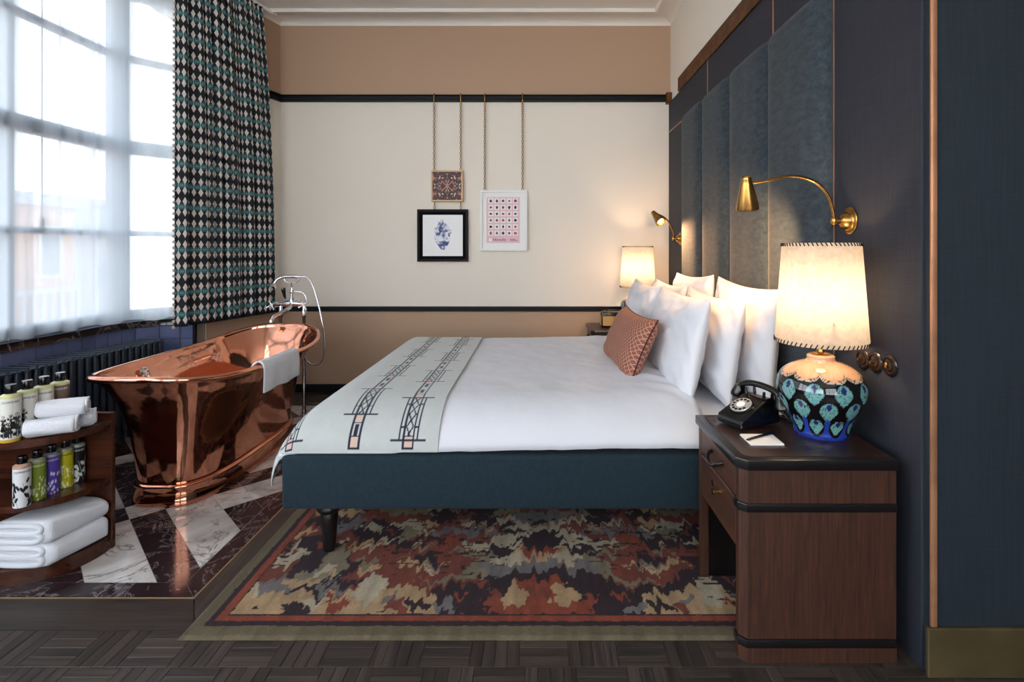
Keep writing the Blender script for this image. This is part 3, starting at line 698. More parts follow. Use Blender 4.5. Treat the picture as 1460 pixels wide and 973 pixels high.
def pillow(name, w, h, T, bottom, top, ymid, seed, mat, label, cat, group=None, yaw=0.0, droop=0.0, **kw):
    # bottom, top: (x, z) of the pillow's lower and upper edge
    me = pillow_mesh(w, h, T, seed, **kw)
    bx, bz = bottom; tx, tz = top; V = Vector((tx-bx, 0, tz-bz)).normalized(); U = Vector((0, -1, 0)); Nn = U.cross(V)
    U.rotate(Matrix.Rotation(yaw, 3, 'Z')); V.rotate(Matrix.Rotation(yaw, 3, 'Z')); Nn = U.cross(V)
    R = Matrix((U, V, Nn)).transposed().to_4x4()
    if droop: R = R @ Matrix.Rotation(droop, 4, 'Z')
    ctr = Vector(((bx+tx)/2, ymid, (bz+tz)/2)); o = obj(name, me, mat); me.transform(R); o.location = ctr
    return tag(o, label, cat, group)
G = 'white bed pillows'
pillow('pillow', 0.80, 0.56, 0.066, (1.035, 0.60), (1.068, 1.155), 2.72, 3, M['linen'], 'white pillow against the headboard, nearest to the large painted lamp', 'pillow', G, droop=-0.02)
pillow('pillow', 0.84, 0.56, 0.066, (1.035, 0.60), (1.065, 1.155), 3.60, 8, M['linen'], 'white pillow against the headboard at its far end, standing highest', 'pillow', G, droop=0.03)
pillow('pillow', 0.88, 0.50, 0.066, (0.870, 0.60), (0.945, 1.085), 2.83, 14, M['linen'], 'white pillow of the middle row on the near side of the bed', 'pillow', G)
pillow('pillow', 0.88, 0.50, 0.066, (0.870, 0.60), (0.940, 1.085), 3.76, 19, M['linen'], 'white pillow of the middle row on the far side, mostly hidden', 'pillow', G)
pillow('pillow', 0.92, 0.50, 0.070, (0.700, 0.615), (0.790, 1.085), 2.87, 23, M['linen'], 'white front row pillow on the near side, right of the rust cushion', 'pillow', G)
pillow('pillow', 0.90, 0.50, 0.070, (0.700, 0.615), (0.785, 1.065), 3.80, 29, M['linen'], 'white front row pillow behind the rust cushion on the far side', 'pillow', G)
cu = pillow('cushion', 0.74, 0.36, 0.075, (0.465, 0.625), (0.605, 0.945), 3.12, 34, M['cushion'], 'small rust red lattice patterned cushion with dark piping, in front of the pillows', 'cushion', yaw=0.06, wr=0.006, pinch=0.10)
# piping follows the cushion seam
me = cu.data; R = Matrix(((0,0,0),(0,0,0),(0,0,0)))
bx, bz, tx, tz = 0.465, 0.625, 0.605, 0.945
V = Vector((tx-bx, 0, tz-bz)).normalized(); U = Vector((0, -1, 0)); rz = Matrix.Rotation(0.06, 3, 'Z'); V.rotate(rz); U.rotate(rz)
pp = []
for k in range(96):
    a = k/24.0; side = int(a); q = a-side; q = q*2-1
    u, v = ((q, -1), (1, q), (-q, 1), (-1, -q))[side]
    X = u*0.37*(1-0.10*(1-v*v)*u*u); Y = v*0.18*(1-0.13*(1-u*u)*v*v); pp.append(cu.location+U*X+V*Y)
pp.append(pp[0]); tube('piping', pp, 0.0042, M['piping'], cu, 8)

# ------------------------------------------------------------------ headboard
hb = thing('headboard', (1.175, 3.2, 0.25), 'tall slate blue velvet headboard of four padded vertical channels', 'headboard')
cw = (4.253-2.148)/4
for k in range(4):
    y0 = 2.148+k*cw
    v = np.sin(np.linspace(-1, 1, 41)*PI/2); zt = np.concatenate([np.linspace(0, 0.03, 8), np.linspace(0.05, 0.95, 14), np.linspace(0.965, 1, 12)])
    Vg, Tg = np.meshgrid(v, zt, indexing='ij'); dep = 0.072*np.sqrt(np.clip((1-np.abs(Vg)**5)*(1-np.clip((Tg-0.97)/0.03, 0, 1)**2.5), 0, 1))+0.002*(fbm(Vg*3+k*7, Tg*14, 5)-0.5)
    me = grid_mesh(np.stack([XP-0.004-np.maximum(dep, 0), y0+cw/2+Vg*(cw/2-0.001), 0.25+Tg*2.15], -1), flip=True)
    o = obj('padded_channel', me, M['velvet_head'], hb)
# ------------------------------------------------------------------ nightstands
def nightstand(y0, y1, label, far=False):
    t = thing('nightstand', (0.9, (y0+y1)/2, 0), label, 'nightstand', 'pair of nightstands')
    x0, x1 = 0.652, 1.15; c = 0.022
    def rp(a0, a1, b0, b1, cc): return [(a0+cc, b0), (a1, b0), (a1, b1), (a0, b1), (a0, b0+cc)]
    pz = 0.0
    # near side panel in three tiers with black bands
    prism('side_panel', rp(x0, x1, y0, y0+0.045, c), 0.075, 0.483, M['oak_z'], t)
    prism('side_panel', rp(x0, x1, y0, y0+0.045, c), 0.510, 0.618, M['oak_z'], t)
    prism('black_band', rp(x0-0.006, x1, y0-0.006, y0+0.05, c), 0.483, 0.510, M['black_wood'], t, 0.003)
    prism('black_band', rp(x0-0.006, x1, y0-0.006, y0+0.05, c), 0.048, 0.075, M['black_wood'], t, 0.003)
    prism('plinth', rp(x0-0.002, x1, y0-0.003, y0+0.047, c), 0.0, 0.048, M['oak_z'], t)
    box('leg', x0, x0+0.032, y1-0.03, y1, 0.0135, 0.618, M['oak_z'], t, 0.002, 1)
    box('side_panel', x0+0.032, x1, y1-0.022, y1, 0.0135, 0.618, M['black_wood'], t, 0.002, 1)  # black colour here paints in the shade of the unlit inner side
    box('drawer_case', x0+0.014, x1, y0+0.045, y1-0.03, 0.345, 0.618, M['oak_z'], t)
    box('back_panel', x1-0.015, x1, y0+0.046, y1-0.03, 0.0135, 0.345, M['black_wood'], t)
    prism('table_top', rp(x0-0.012, x1, y0-0.010, y1+0.006, 0.03), 0.618, 0.653, M['black_wood'], t, 0.004)
    prism('top_inlay', rp(x0+0.016, x1-0.004, y0+0.018, y1-0.02, 0.02), 0.6525, 0.6542, M['walnut_top'], t)
    dr1 = box('drawer', x0, x0+0.014, y0+0.047, y1-0.032, 0.512, 0.614, M['oak_y'], t, 0.003, 1)
    dr2 = box('drawer', x0, x0+0.014, y0+0.047, y1-0.032, 0.348, 0.506, M['oak_y'], t, 0.003, 1)
    ym = (y0+y1)/2
    hp = [(x0, ym-0.055, 0.572), (x0-0.018, ym-0.05, 0.566), (x0-0.026, ym-0.03, 0.552), (x0-0.028, ym, 0.547), (x0-0.026, ym+0.03, 0.552), (x0-0.018, ym+0.05, 0.566), (x0, ym+0.055, 0.572)]
    tube('handle', spline(hp, 5), 0.007, M['black_wood'], dr1)
    lathe('knob', [(0, 0), (0.012, 0), (0.012, 0.003), (0.005, 0.006), (0.005, 0.016), (0.011, 0.02), (0.011, 0.026), (0, 0.028)], M['brass'], dr2, 16, (x0, ym-0.02, 0.455), (-1, 0, 0))
    lathe('keyhole_plate', [(0, 0), (0.012, 0), (0.012, 0.002), (0, 0.002)], M['brass'], dr2, 16, (x0, ym+0.05, 0.455), (-1, 0, 0))
    return t
ns1 = nightstand(1.688, 2.133, 'brown oak nightstand with black bands in the right foreground')
ns2 = copy_tree(ns1); ns2.location = (0.9-0.205, 4.54, 0); ns2['label'] = 'far nightstand half hidden behind the pillows, carrying the small radio'

# ------------------------------------------------------------------ table lamps
def vase_cols(TH, Hh):
    # Hh 0..1 height, TH angle; black ground, teal leaves, peach collar, blue foot
    black, teal, navy_c, peach, blue = L3(14,12,16), L3(108,160,158), L3(34,38,96), L3(212,164,128), L3(36,62,150)
    col = np.broadcast_to(black, TH.shape+(3,)).copy(); n = 10
    def frac(off): return ((TH/(2*PI)*n+off) % 1.0)-0.5
    for row, (hc, off, rw, rh) in enumerate(((0.595, 0.0, 0.33, 0.125), (0.385, 0.5, 0.33, 0.125), (0.175, 0.0, 0.33, 0.10))):
        e = frac(off); y = (Hh-hc)/rh
        wid = rw*np.sqrt(np.clip(1-np.abs(y)**1.6, 0, 1))*np.where(y < 0, np.clip(1+y*0.45, 0, 1), 1.0)
        inside = (np.abs(y) < 1) & (np.abs(e) < wid)
        c = teal*(0.65+0.6*fbm(TH*30, Hh*60, 3)[..., None]); col[inside] = c[inside]
        crack = inside & (np.abs(fbm(TH*22, Hh*45, 9)-0.5) < 0.02); col[crack] = L3(46,40,44)
        blob = inside & ((e/0.10)**2+((y-0.55)/0.34)**2 < 1); col[blob] = navy_c
    e = frac(0.0); f5 = np.abs(frac(0.5)); foot = (Hh < 0.30-0.42*f5) & ((e/0.40)**2+((Hh-0.185)/0.145)**2 > 1); foot |= (Hh < 0.045)
    c = blue*(0.6+0.8*fbm(TH*14, Hh*30, 13)[..., None]); col[foot] = c[foot]
    n2 = 9; e2 = ((TH/(2*PI)*n2) % 1.0)-0.5; edge = 0.83-0.085*np.sqrt(np.clip(1-(2*e2)**2, 0, 1)); pk = Hh > edge
    c = peach*(0.8+0.4*fbm(TH*25, Hh*40, 23)[..., None]); col[pk] = c[pk]; ln = np.abs(Hh-edge+0.012) < 0.006; col[ln] = L3(180,176,168)
    ln2 = np.abs(Hh-0.735) < 0.003; col[ln2] = L3(196,120,60); ln3 = pk & (np.abs(Hh-edge-0.012) < 0.004); col[ln3] = L3(90,60,44)
    return col
def table_lamp(x, y, label, power):
    z0 = 0.6545; t = thing('table_lamp', (x, y, z0), label, 'lamp', 'bedside table lamps')
    prof = [(0.088, 0.0), (0.094, 0.012), (0.096, 0.03), (0.108, 0.06), (0.130, 0.10), (0.146, 0.14), (0.150, 0.165), (0.147, 0.19), (0.132, 0.22), (0.105, 0.243), (0.075, 0.257), (0.052, 0.265), (0.047, 0.272), (0.047, 0.282), (0.042, 0.287), (0.03, 0.288)]
    pr = spline([(r, 0, z) for r, z in prof], 8); R_ = np.array([p.x for p in pr]); Zz = np.array([p.z for p in pr])
    th = np.linspace(0, 2*PI, 320, endpoint=False); TH, I = np.meshgrid(th, np.arange(len(pr)), indexing='ij')
    RR = R_[I]; ZZ = Zz[I]; P = np.stack([x+RR*np.cos(TH), y+RR*np.sin(TH), z0+ZZ], -1)
    obj('vase_body', grid_mesh(P, closed_u=True, cols=vase_cols(TH, ZZ/0.288)), M['ceramic'], t)
    lathe('vase_foot', [(0, 0.0), (0.088, 0.0), (0.088, 0.002), (0, 0.002)], M['black'], t, 48, (x, y, z0))
    lathe('neck_cap', [(0.0, 0.286), (0.03, 0.286), (0.032, 0.292), (0.014, 0.297), (0.012, 0.32), (0.018, 0.325), (0.018, 0.37), (0.0, 0.372)], M['brass'], t, 24, (x, y, z0))
    lathe('bulb', [(0.0, 0.372), (0.014, 0.374), (0.02, 0.40), (0.03, 0.43), (0.03, 0.445), (0.02, 0.465), (0, 0.472)], M['bulb'], t, 20, (x, y, z0))
    zb, zt, rb, rt = 0.332, 0.694, 0.155, 0.130
    th = np.linspace(0, 2*PI, 64, endpoint=False); hh = np.linspace(0, 1, 8); TH, Hh = np.meshgrid(th, hh, indexing='ij'); RR = rb+(rt-rb)*Hh
    sh = obj('lamp_shade', grid_mesh(np.stack([x+RR*np.cos(TH), y+RR*np.sin(TH), z0+zb+(zt-zb)*Hh], -1), closed_u=True), M['shade'], t)
    bm = bmesh.new()
    for (r, z, dz) in ((rb, zb, 0.013), (rt, zt, -0.011)):
        for k in range(58):
            a = 2*PI*k/58; a2 = a+0.045; rr = r+0.0012+(rt-rb)/(zt-zb)*dz
            bm_tube(bm, [(x+(r+0.001)*math.cos(a), y+(r+0.001)*math.sin(a), z0+z), (x+(rr+0.001)*math.cos(a2), y+(rr+0.001)*math.sin(a2), z0+z+dz)], 0.0022, 5)
    obj('lacing', from_bm(bm, True), M['stitch'], sh)['kind'] = 'stuff'
    bm = bmesh.new()
    for k in range(3):
        a = 2*PI*k/3+0.3; bm_tube(bm, [(x, y, z0+0.372), (x+0.06*math.cos(a), y+0.06*math.sin(a), z0+0.40), (x+(rb-0.012)*math.cos(a), y+(rb-0.012)*math.sin(a), z0+zb+0.09)], 0.002, 6)
    obj('shade_carrier', from_bm(bm, True), M['brass'], t)
    point_light('lamp_light', (x, y, z0+0.50), power, (1.0, 0.68, 0.40), 0.035, t)
    return t
table_lamp(1.035, 1.925, 'large painted ceramic lamp, black with teal leaves, parchment shade, on near nightstand', 7.5)
table_lamp(0.876, 4.62, 'smaller looking far lamp with parchment shade, by the back wall behind pillows', 8.0)

# ------------------------------------------------------------------ wall sconces
def sconce(yw, zw, arm, tip, head_dir, label, power, aim, hl=0.125):
    t = thing('wall_sconce', (XP, yw, zw), label, 'wall lamp', 'brass reading sconces')
    lathe('wall_plate', [(0, 0), (0.053, 0), (0.054, 0.005), (0.049, 0.009), (0.044, 0.010), (0.042, 0.014), (0.034, 0.017), (0.031, 0.026), (0.022, 0.036), (0.012, 0.041), (0.010, 0.058), (0, 0.06)], M['brass'], t, 36, (XP, yw, zw), (-1, 0, 0))
    jx = XP-0.062
    lathe('swivel_joint', [(0, -0.016), (0.008, -0.015), (0.0115, -0.007), (0.0115, 0.007), (0.008, 0.015), (0, 0.016)], M['brass'], t, 16, (jx, yw, zw), (0, 0, 1))
    tube('gooseneck_arm', spline([(jx, yw, zw)]+arm+[tip], 10), 0.0062, M['brass'], t, 12)
    d = Vector(head_dir).normalized(); o0 = Vector(tip)-d*0.025
    h = lathe('lamp_head', [(0.010, 0.0), (0.017, -0.002), (0.019, 0.004), (0.019, 0.010), (0.022, 0.02), (0.042, hl-0.012), (0.043, hl), (0.0405, hl), (0.020, 0.022), (0.008, 0.018)], M['brass'], t, 36, o0, d)
    lathe('bulb', [(0, 0.04), (0.012, 0.042), (0.02, 0.065), (0.026, hl-0.03), (0.022, hl-0.012), (0.012, hl-0.004), (0, hl-0.002)], M['bulb'], h, 20, o0, d)
    spot_light('sconce_light', o0+d*(hl+0.012), aim, power, (1.0, 0.55, 0.26), 1.4, 1.0, 0.02, t)
    return t
sconce(2.04, 1.436, [(1.140, 2.035, 1.478), (1.115, 2.03, 1.54), (1.060, 2.03, 1.59), (0.975, 2.03, 1.608), (0.89, 2.03, 1.592)], (0.805, 2.03, 1.578), (0.16, 0.30, -1.0), 'brass gooseneck wall sconce in front of the headboard, above the large lamp', 95.0, (1.14, 3.05, 1.16))
sconce(4.46, 1.41, [(1.145, 4.45, 1.46), (1.10, 4.43, 1.55), (1.04, 4.41, 1.60)], (0.975, 4.40, 1.615), (0.42, -0.62, -0.72), 'small brass sconce by the corner with its lit bulb facing the room', 55.0, (1.14, 3.80, 1.16))

# ------------------------------------------------------------------ switches on the right wall
for k, (y, z, lb) in enumerate(((1.955, 0.917, 'brown round wall switch half behind the lamp shade edge'), (1.883, 0.921, 'brown round wall switch, middle of three'), (1.805, 0.927, 'brown round wall switch, nearest of three, with a brass toggle'))):
    t = thing('wall_switch', (XP, y, z), lb, 'switch', 'round switches beside the lamp')
    lathe('switch_plate', [(0, 0), (0.0385, 0), (0.039, 0.003), (0.034, 0.008), (0.028, 0.009), (0.027, 0.006), (0, 0.006)], M['switch'], t, 36, (XP, y, z), (-1, 0, 0))
    lathe('switch_dome', [(0.022, 0.006), (0.021, 0.009), (0.014, 0.012), (0, 0.013)], M['switch'], t, 28, (XP, y, z), (-1, 0, 0))
    if k == 2: box('toggle', XP-0.020, XP-0.012, y-0.005, y+0.005, z-0.010, z+0.012, M['brass'], t, 0.003, 2)
    else: lathe('toggle', [(0, 0.012), (0.005, 0.012), (0.004, 0.018), (0.006, 0.022), (0, 0.024)], M['brass'], t, 12, (XP, y, z), (-1, 0, 0))

# ------------------------------------------------------------------ telephone
def telephone():
    z0 = 0.6545; t = thing('telephone', (0.805, 2.02, z0), 'black rotary dial telephone on the near nightstand', 'telephone')
    fwd = Vector((-0.905, -0.425, 0)); side = Vector((0.425, -0.905, 0))      # front of the phone, right of the phone
    o = Vector((0.815, 2.03, z0)); Mx = Matrix(((side.x, fwd.x, 0, o.x), (side.y, fwd.y, 0, o.y), (0, 0, 1, o.z), (0, 0, 0, 1)))
    # side outline (f along front axis, z)
    out = [(0.105, 0.006), (0.105, 0.030), (0.098, 0.040), (-0.02, 0.098), (-0.035, 0.103), (-0.06, 0.103), (-0.092, 0.085), (-0.10, 0.006)]
    bm = bmesh.new(); hw = 0.064; rings = []
    for s, k in ((-hw, 1), (hw, 1)):
        rings.append([bm.verts.new(Mx @ Vector((s*(1.0 if z < 0.04 else 0.9), f, z))) for f, z in out])
    n = len(out); bm.faces.new(rings[0]); bm.faces.new(list(reversed(rings[1])))
    for i in range(n): bm.faces.new((rings[0][(i+1) % n], rings[0][i], rings[1][i], rings[1][(i+1) % n]))
    bmesh.ops.recalc_face_normals(bm, faces=bm.faces[:]); bmesh.ops.bevel(bm, geom=bm.edges[:], offset=0.006, segments=3, affect='EDGES')
    obj('phone_body', from_bm(bm, angle=0.6), M['black'], t)
    a0 = Vector((0, 0.098, 0.040)); a1 = Vector((0, -0.02, 0.098)); nrm = Vector((0, 0.058, 0.118)).normalized(); ctr = a0.lerp(a1, 0.50)
    wc = Mx @ ctr; wnrm = (Mx.to_3x3() @ nrm).normalized()
    lathe('dial_ring', [(0, 0.0), (0.047, 0.0), (0.047, 0.004), (0.043, 0.006), (0.0, 0.006)], M['black'], t, 40, wc, wnrm)
    dl = lathe('dial', [(0, 0.006), (0.040, 0.006), (0.041, 0.008), (0.040, 0.010), (0.018, 0.011), (0, 0.011)], M['ivory'], t, 40, wc, wnrm)
    fm = axis_matrix(wc, wnrm)
    for k in range(10):
        a = 2*PI*k/12; p = fm @ Vector((0.030*math.cos(a), 0.030*math.sin(a), 0.0102)); lathe('finger_hole', [(0, 0), (0.0058, 0), (0.0058, 0.0008), (0, 0.0008)], M['black'], dl, 14, p, wnrm)
    p = fm @ Vector((0, 0, 0.011)); lathe('dial_centre', [(0, 0), (0.016, 0), (0.016, 0.001), (0, 0.0015)], M['paper'], dl, 20, p, wnrm)
    for s in (-0.042, 0.042):
        for f in (-0.03, -0.075): tube('cradle_prong', [Mx @ Vector((s, f, 0.095)), Mx @ Vector((s*1.06, f*1.0, 0.126))], [0.007, 0.005], M['black'], t, 10)
    hs = [Mx @ Vector((s, -0.055, z)) for s, z in ((-0.095, 0.110), (-0.085, 0.126), (-0.05, 0.138), (0, 0.142), (0.05, 0.138), (0.085, 0.126), (0.095, 0.110))]
    h = tube('handset', spline(hs, 6), [0.016]*4+[0.0125]*29+[0.016]*4, M['black'], t, 14)
    for s in (-0.098, 0.098):
        c = Mx @ Vector((s, -0.055, 0.118)); lathe('ear_cup', [(0, 0), (0.018, 0.0), (0.022, 0.012), (0.029, 0.03), (0.030, 0.042), (0.026, 0.046), (0, 0.046)], M['black'], h, 28, c, (side*(1 if s > 0 else -1)*0.25+Vector((0, 0, -1))))
    cord = spline([Mx @ Vector(v) for v in ((0.09, -0.06, 0.075), (0.115, -0.08, 0.03), (0.12, -0.11, 0.009), (0.06, -0.15, 0.006), (-0.02, -0.13, 0.008), (-0.03, -0.10, 0.012))], 8)
    tube('cord', cord, 0.0032, M['black'], t, 8)
telephone()
box('notepad', 0.729, 0.843, 1.80, 1.898, 0.6543, 0.6595, M['paper']); tag(rebase(bpy.data.objects['notepad']), 'small white notepad on the near nightstand under a pen', 'notepad')
pn = thing('pen', (0.79, 1.855, 0.6595), 'black pen lying across the white notepad', 'pen')
pa, pb = Vector((0.722, 1.826, 0.664)), Vector((0.855, 1.902, 0.664)); dv = (pb-pa).normalized()
tube('barrel', [pa, pa+dv*0.012, pb-dv*0.05], [0.0012, 0.0042, 0.0045], M['black'], pn, 12); tube('cap', [pb-dv*0.05, pb-dv*0.003, pb], [0.0052, 0.0052, 0.003], M['black'], pn, 12)

# ------------------------------------------------------------------ radio on the far nightstand
rd = thing('radio', (0.63, 4.51, 0.655), 'small black tabletop radio with tan grille on the far nightstand', 'radio')
box('case', 0.540, 0.715, 4.46, 4.56, 0.6552, 0.785, M['black'], rd, 0.008, 3); box('grille', 0.550, 0.705, 4.456, 4.462, 0.672, 0.752, M['radio_grille'], rd, 0.002, 1)
box('side_grille', 0.537, 0.543, 4.472, 4.548, 0.672, 0.752, M['radio_grille'], rd, 0.002, 1)
tube('handle', spline([(0.555, 4.51, 0.785), (0.565, 4.51, 0.797), (0.63, 4.51, 0.80), (0.69, 4.51, 0.797), (0.70, 4.51, 0.785)], 5), 0.005, M['black'], rd, 8)
lathe('knob', [(0, 0), (0.01, 0), (0.01, 0.01), (0, 0.011)], M['brass'], rd, 14, (0.575, 4.485, 0.785)); lathe('knob', [(0, 0), (0.008, 0), (0.008, 0.008), (0, 0.009)], M['brass'], rd, 14, (0.605, 4.485, 0.785))

# ------------------------------------------------------------------ pictures on the back wall
def chain(name, x, y, za, zb, parent):
    bm = bmesh.new(); pitch = 0.024; n = max(2, int((za-zb)/pitch)); R1, r1 = 0.0125, 0.0028
    for k in range(n):
        zc = zb+(za-zb)*(k+0.5)/n; rot = Matrix.Rotation(PI/2*(k % 2)+0.5, 4, 'Z'); pts = []
        for q in range(11):
            a = 2*PI*q/10; pts.append(Vector((x, y, zc))+(rot @ Vector((R1*0.75*math.cos(a), 0, R1*1.3*math.sin(a)))))
        bm_tube(bm, pts, r1, 5, False)
    return obj(name, from_bm(bm, True), M['chain'], parent)
def hook(x, parent): tube('rail_hook', spline([(x, YB-0.02, 2.752), (x, YB-0.034, 2.755), (x, YB-0.037, 2.74), (x, YB-0.036, 2.69), (x, YB-0.03, 2.675)], 4), 0.006, M['brass'], parent, 8)
def framed(name, x0, x1, z0, z1, fw, d, fmat, label):
    t = thing(name, ((x0+x1)/2, YB-d/2, z0), label, 'picture', 'pictures on the back wall'); ya, yb = YB-0.006-d, YB-0.006
    box('frame_rail', x0, x1, ya, yb, z1-fw, z1, fmat, t, 0.002, 1); box('frame_rail', x0, x1, ya, yb, z0, z0+fw, fmat, t, 0.002, 1)
    box('frame_stile', x0, x0+fw, ya, yb, z0+fw, z1-fw, fmat, t, 0.002, 1); box('frame_stile', x1-fw, x1, ya, yb, z0+fw, z1-fw, fmat, t, 0.002, 1)
    return t, yb
def print_grid(name, x0, x1, z0, z1, y, n, m, fn, parent):
    u = np.linspace(0, 1, n); v = np.linspace(0, 1, m); U, Vv = np.meshgrid(u, v, indexing='ij')
    P = np.stack([x0+(x1-x0)*U, np.full_like(U, y), z0+(z1-z0)*Vv], -1); return obj(name, grid_mesh(P, cols=fn(U, Vv), smooth=False), M['print'], parent)
# kaleidoscopic dark print
t, yb = framed('framed_print', -0.982, -0.689, 1.759, 2.045, 0.014, 0.045, M['oak_frame'], 'small square picture of dark mirrored pattern in pale wood frame, hung above another')
def kale(U, Vv):
    a, b = np.abs(U-0.5)*2, np.abs(Vv-0.5)*2; col = np.broadcast_to(L3(58,30,34), U.shape+(3,)).copy()
    n = fbm(a*7, b*7, 5); col[n > 0.60] = L3(78,40,38); col[(n > 0.62) & (np.maximum(a, b) > 0.66)] = L3(150,84,64); col[(n > 0.73) & (np.maximum(a, b) > 0.5)] = L3(222,180,156)
    r = np.hypot(a, b*1.25); x = (np.abs(a-b*1.1) < 0.06+0.05*(fbm(a*16, b*16, 3)-0.5)) & (r < 0.62); col[x] = L3(180,118,98); col[r < 0.13] = L3(180,118,98)
    ring = (np.abs(r-0.5) < 0.035) & (fbm(a*20, b*20, 6) > 0.45); col[ring] = L3(176,112,96)
    sp = (vnoise(a*14, b*14, 8) > 0.86); col[sp] = L3(226,196,176); return col
print_grid('print', -0.968, -0.703, 1.773, 2.031, yb-0.03, 110, 110, kale, t)
for x in (-0.957, -0.712): chain('chain', x, YB-0.028, 2.685, 2.045, t); hook(x, t)
# heart drawing
t, yb = framed('framed_drawing', -1.112, -0.644, 1.206, 1.688, 0.022, 0.035, M['dark_frame'], 'square black framed blue ink drawing of an anatomical heart on white')
box('mount', -1.09, -0.666, yb-0.018, yb-0.012, 1.228, 1.666, M['dark_mat'], t)
def heart(U, Vv):
    col = np.broadcast_to(L3(238,238,240), U.shape+(3,)).copy(); x = (U-0.485); y = (Vv-0.46); w = (fbm(U*14, Vv*14, 4)-0.5)*0.05
    xx = x-0.10*np.clip(-y, 0, 1)*0.6
    body = (xx/(0.20*np.clip(1.0+np.minimum(y+0.06, 0)*1.9, 0.05, 1)))**2+((y+0.03)/0.29)**2+w*4 < 1
    top = (((x-0.0)/0.14)**2+((y-0.24)/0.12)**2+w*8 < 1)
    ves = (y > 0.25) & (y < 0.42-np.abs(x)*0.5+0.03*vnoise(U*20, Vv*3, 2)) & ((np.abs(x+0.035) < 0.017) | (np.abs(x-0.015) < 0.015) | (np.abs(x+0.085) < 0.012))
    side = ((x-0.19)**2+(y-0.13)**2 < 0.0030) | ((x+0.15)**2+(y-0.17)**2 < 0.0036) | ((x-0.13)**2+(y-0.23)**2 < 0.003)
    m = body | top | ves | side; n = fbm(U*26, Vv*22, 9); d = fbm(U*7, Vv*9, 12)
    shade = np.clip((n-0.5)*2.6+(d-0.5)*2.0+0.42+np.where(y < -0.10, 0.35, 0)-np.where((np.abs(y+0.04) < 0.06), 0.4, 0), 0, 1)[..., None]
    c = L3(224,228,238)*(1-shade)+L3(40,54,122)*shade; col[m] = c[m]; return col
print_grid('drawing', -1.062, -0.694, 1.257, 1.637, yb-0.0195, 150, 150, heart, t)
for x in (-0.955, -0.712): chain('chain', x, YB-0.026, 1.757, 1.69, t)
# poster with a grid of small hearts
t, yb = framed('framed_poster', -0.533, -0.098, 1.304, 1.863, 0.02, 0.035, M['white'], 'white framed pink poster with rows of small dark red shapes')
box('mount', -0.513, -0.118, yb-0.018, yb-0.012, 1.324, 1.843, M['paper'], t)
px0, px1, pz0, pz1 = -0.475, -0.168, 1.378, 1.80
box('poster_sheet', px0, px1, yb-0.0195, yb-0.0175, pz0, pz1, plain('pink_paper', S(228,190,198), 0.6), t)
rng = random.Random(5)
shades = [plain('ink_red_%d' % i, S(*c), 0.6) for i, c in enumerate(((150,44,50), (92,30,42), (40,20,30), (184,74,66), (120,52,70), (66,36,44)))]
cell_me = me_box(-0.0225, 0.0225, 0, 0.001, -0.0225, 0.0225)
for r in range(6):
    for c in range(5):
        cx = px0+0.040+c*(px1-px0-0.08)/4; cz = pz1-0.034-r*0.0595
        cell = obj('poster_cell', cell_me, M['paper'], t, (cx, yb-0.0206, cz))
        ph = rng.uniform(0, 6); a, b = rng.uniform(0.009, 0.014), rng.uniform(0.010, 0.015); pts = []
        for k in range(16):
            th = 2*PI*k/16; q = 1+0.07*math.sin(3*th+ph)-0.08*math.sin(th)+0.06*math.sin(2*th+ph); pts.append((a*q*math.cos(th), 0, b*q*math.sin(th)))
        if rng.random() < 0.5: pts[4] = (0.001, 0, b*1.35)
        me = me_from([(x, -0.0007, z) for x, _, z in pts]+[(x, 0, z) for x, _, z in pts], [tuple(range(16))]+[(k, (k+1) % 16, 16+(k+1) % 16, 16+k) for k in range(16)])
        obj('small_motif', me, rng.choice(shades), cell, (cx, yb-0.0206, cz))
def flat_text(s, size, x, y, z, mat, parent, name='lettering'):
    me = text_mesh(s, size); me.transform(Matrix.Rotation(PI/2, 4, 'X')); return obj(name, me, mat, parent, (x, y, z))
flat_text('Hirscht', 0.040, -0.355, yb-0.0202, 1.407, M['dark_frame'], t)
for z, w in ((1.412, 0.05), (1.400, 0.07)): box('caption_line', -0.258, -0.258+w, yb-0.0203, yb-0.0195, z-0.002, z+0.002, M['dark_frame'], t)
box('caption_mark', -0.452, -0.425, yb-0.0203, yb-0.0195, 1.392, 1.42, M['paper'], t)
for x in (-0.49, -0.142): chain('chain', x, YB-0.028, 2.685, 1.863, t); hook(x, t)

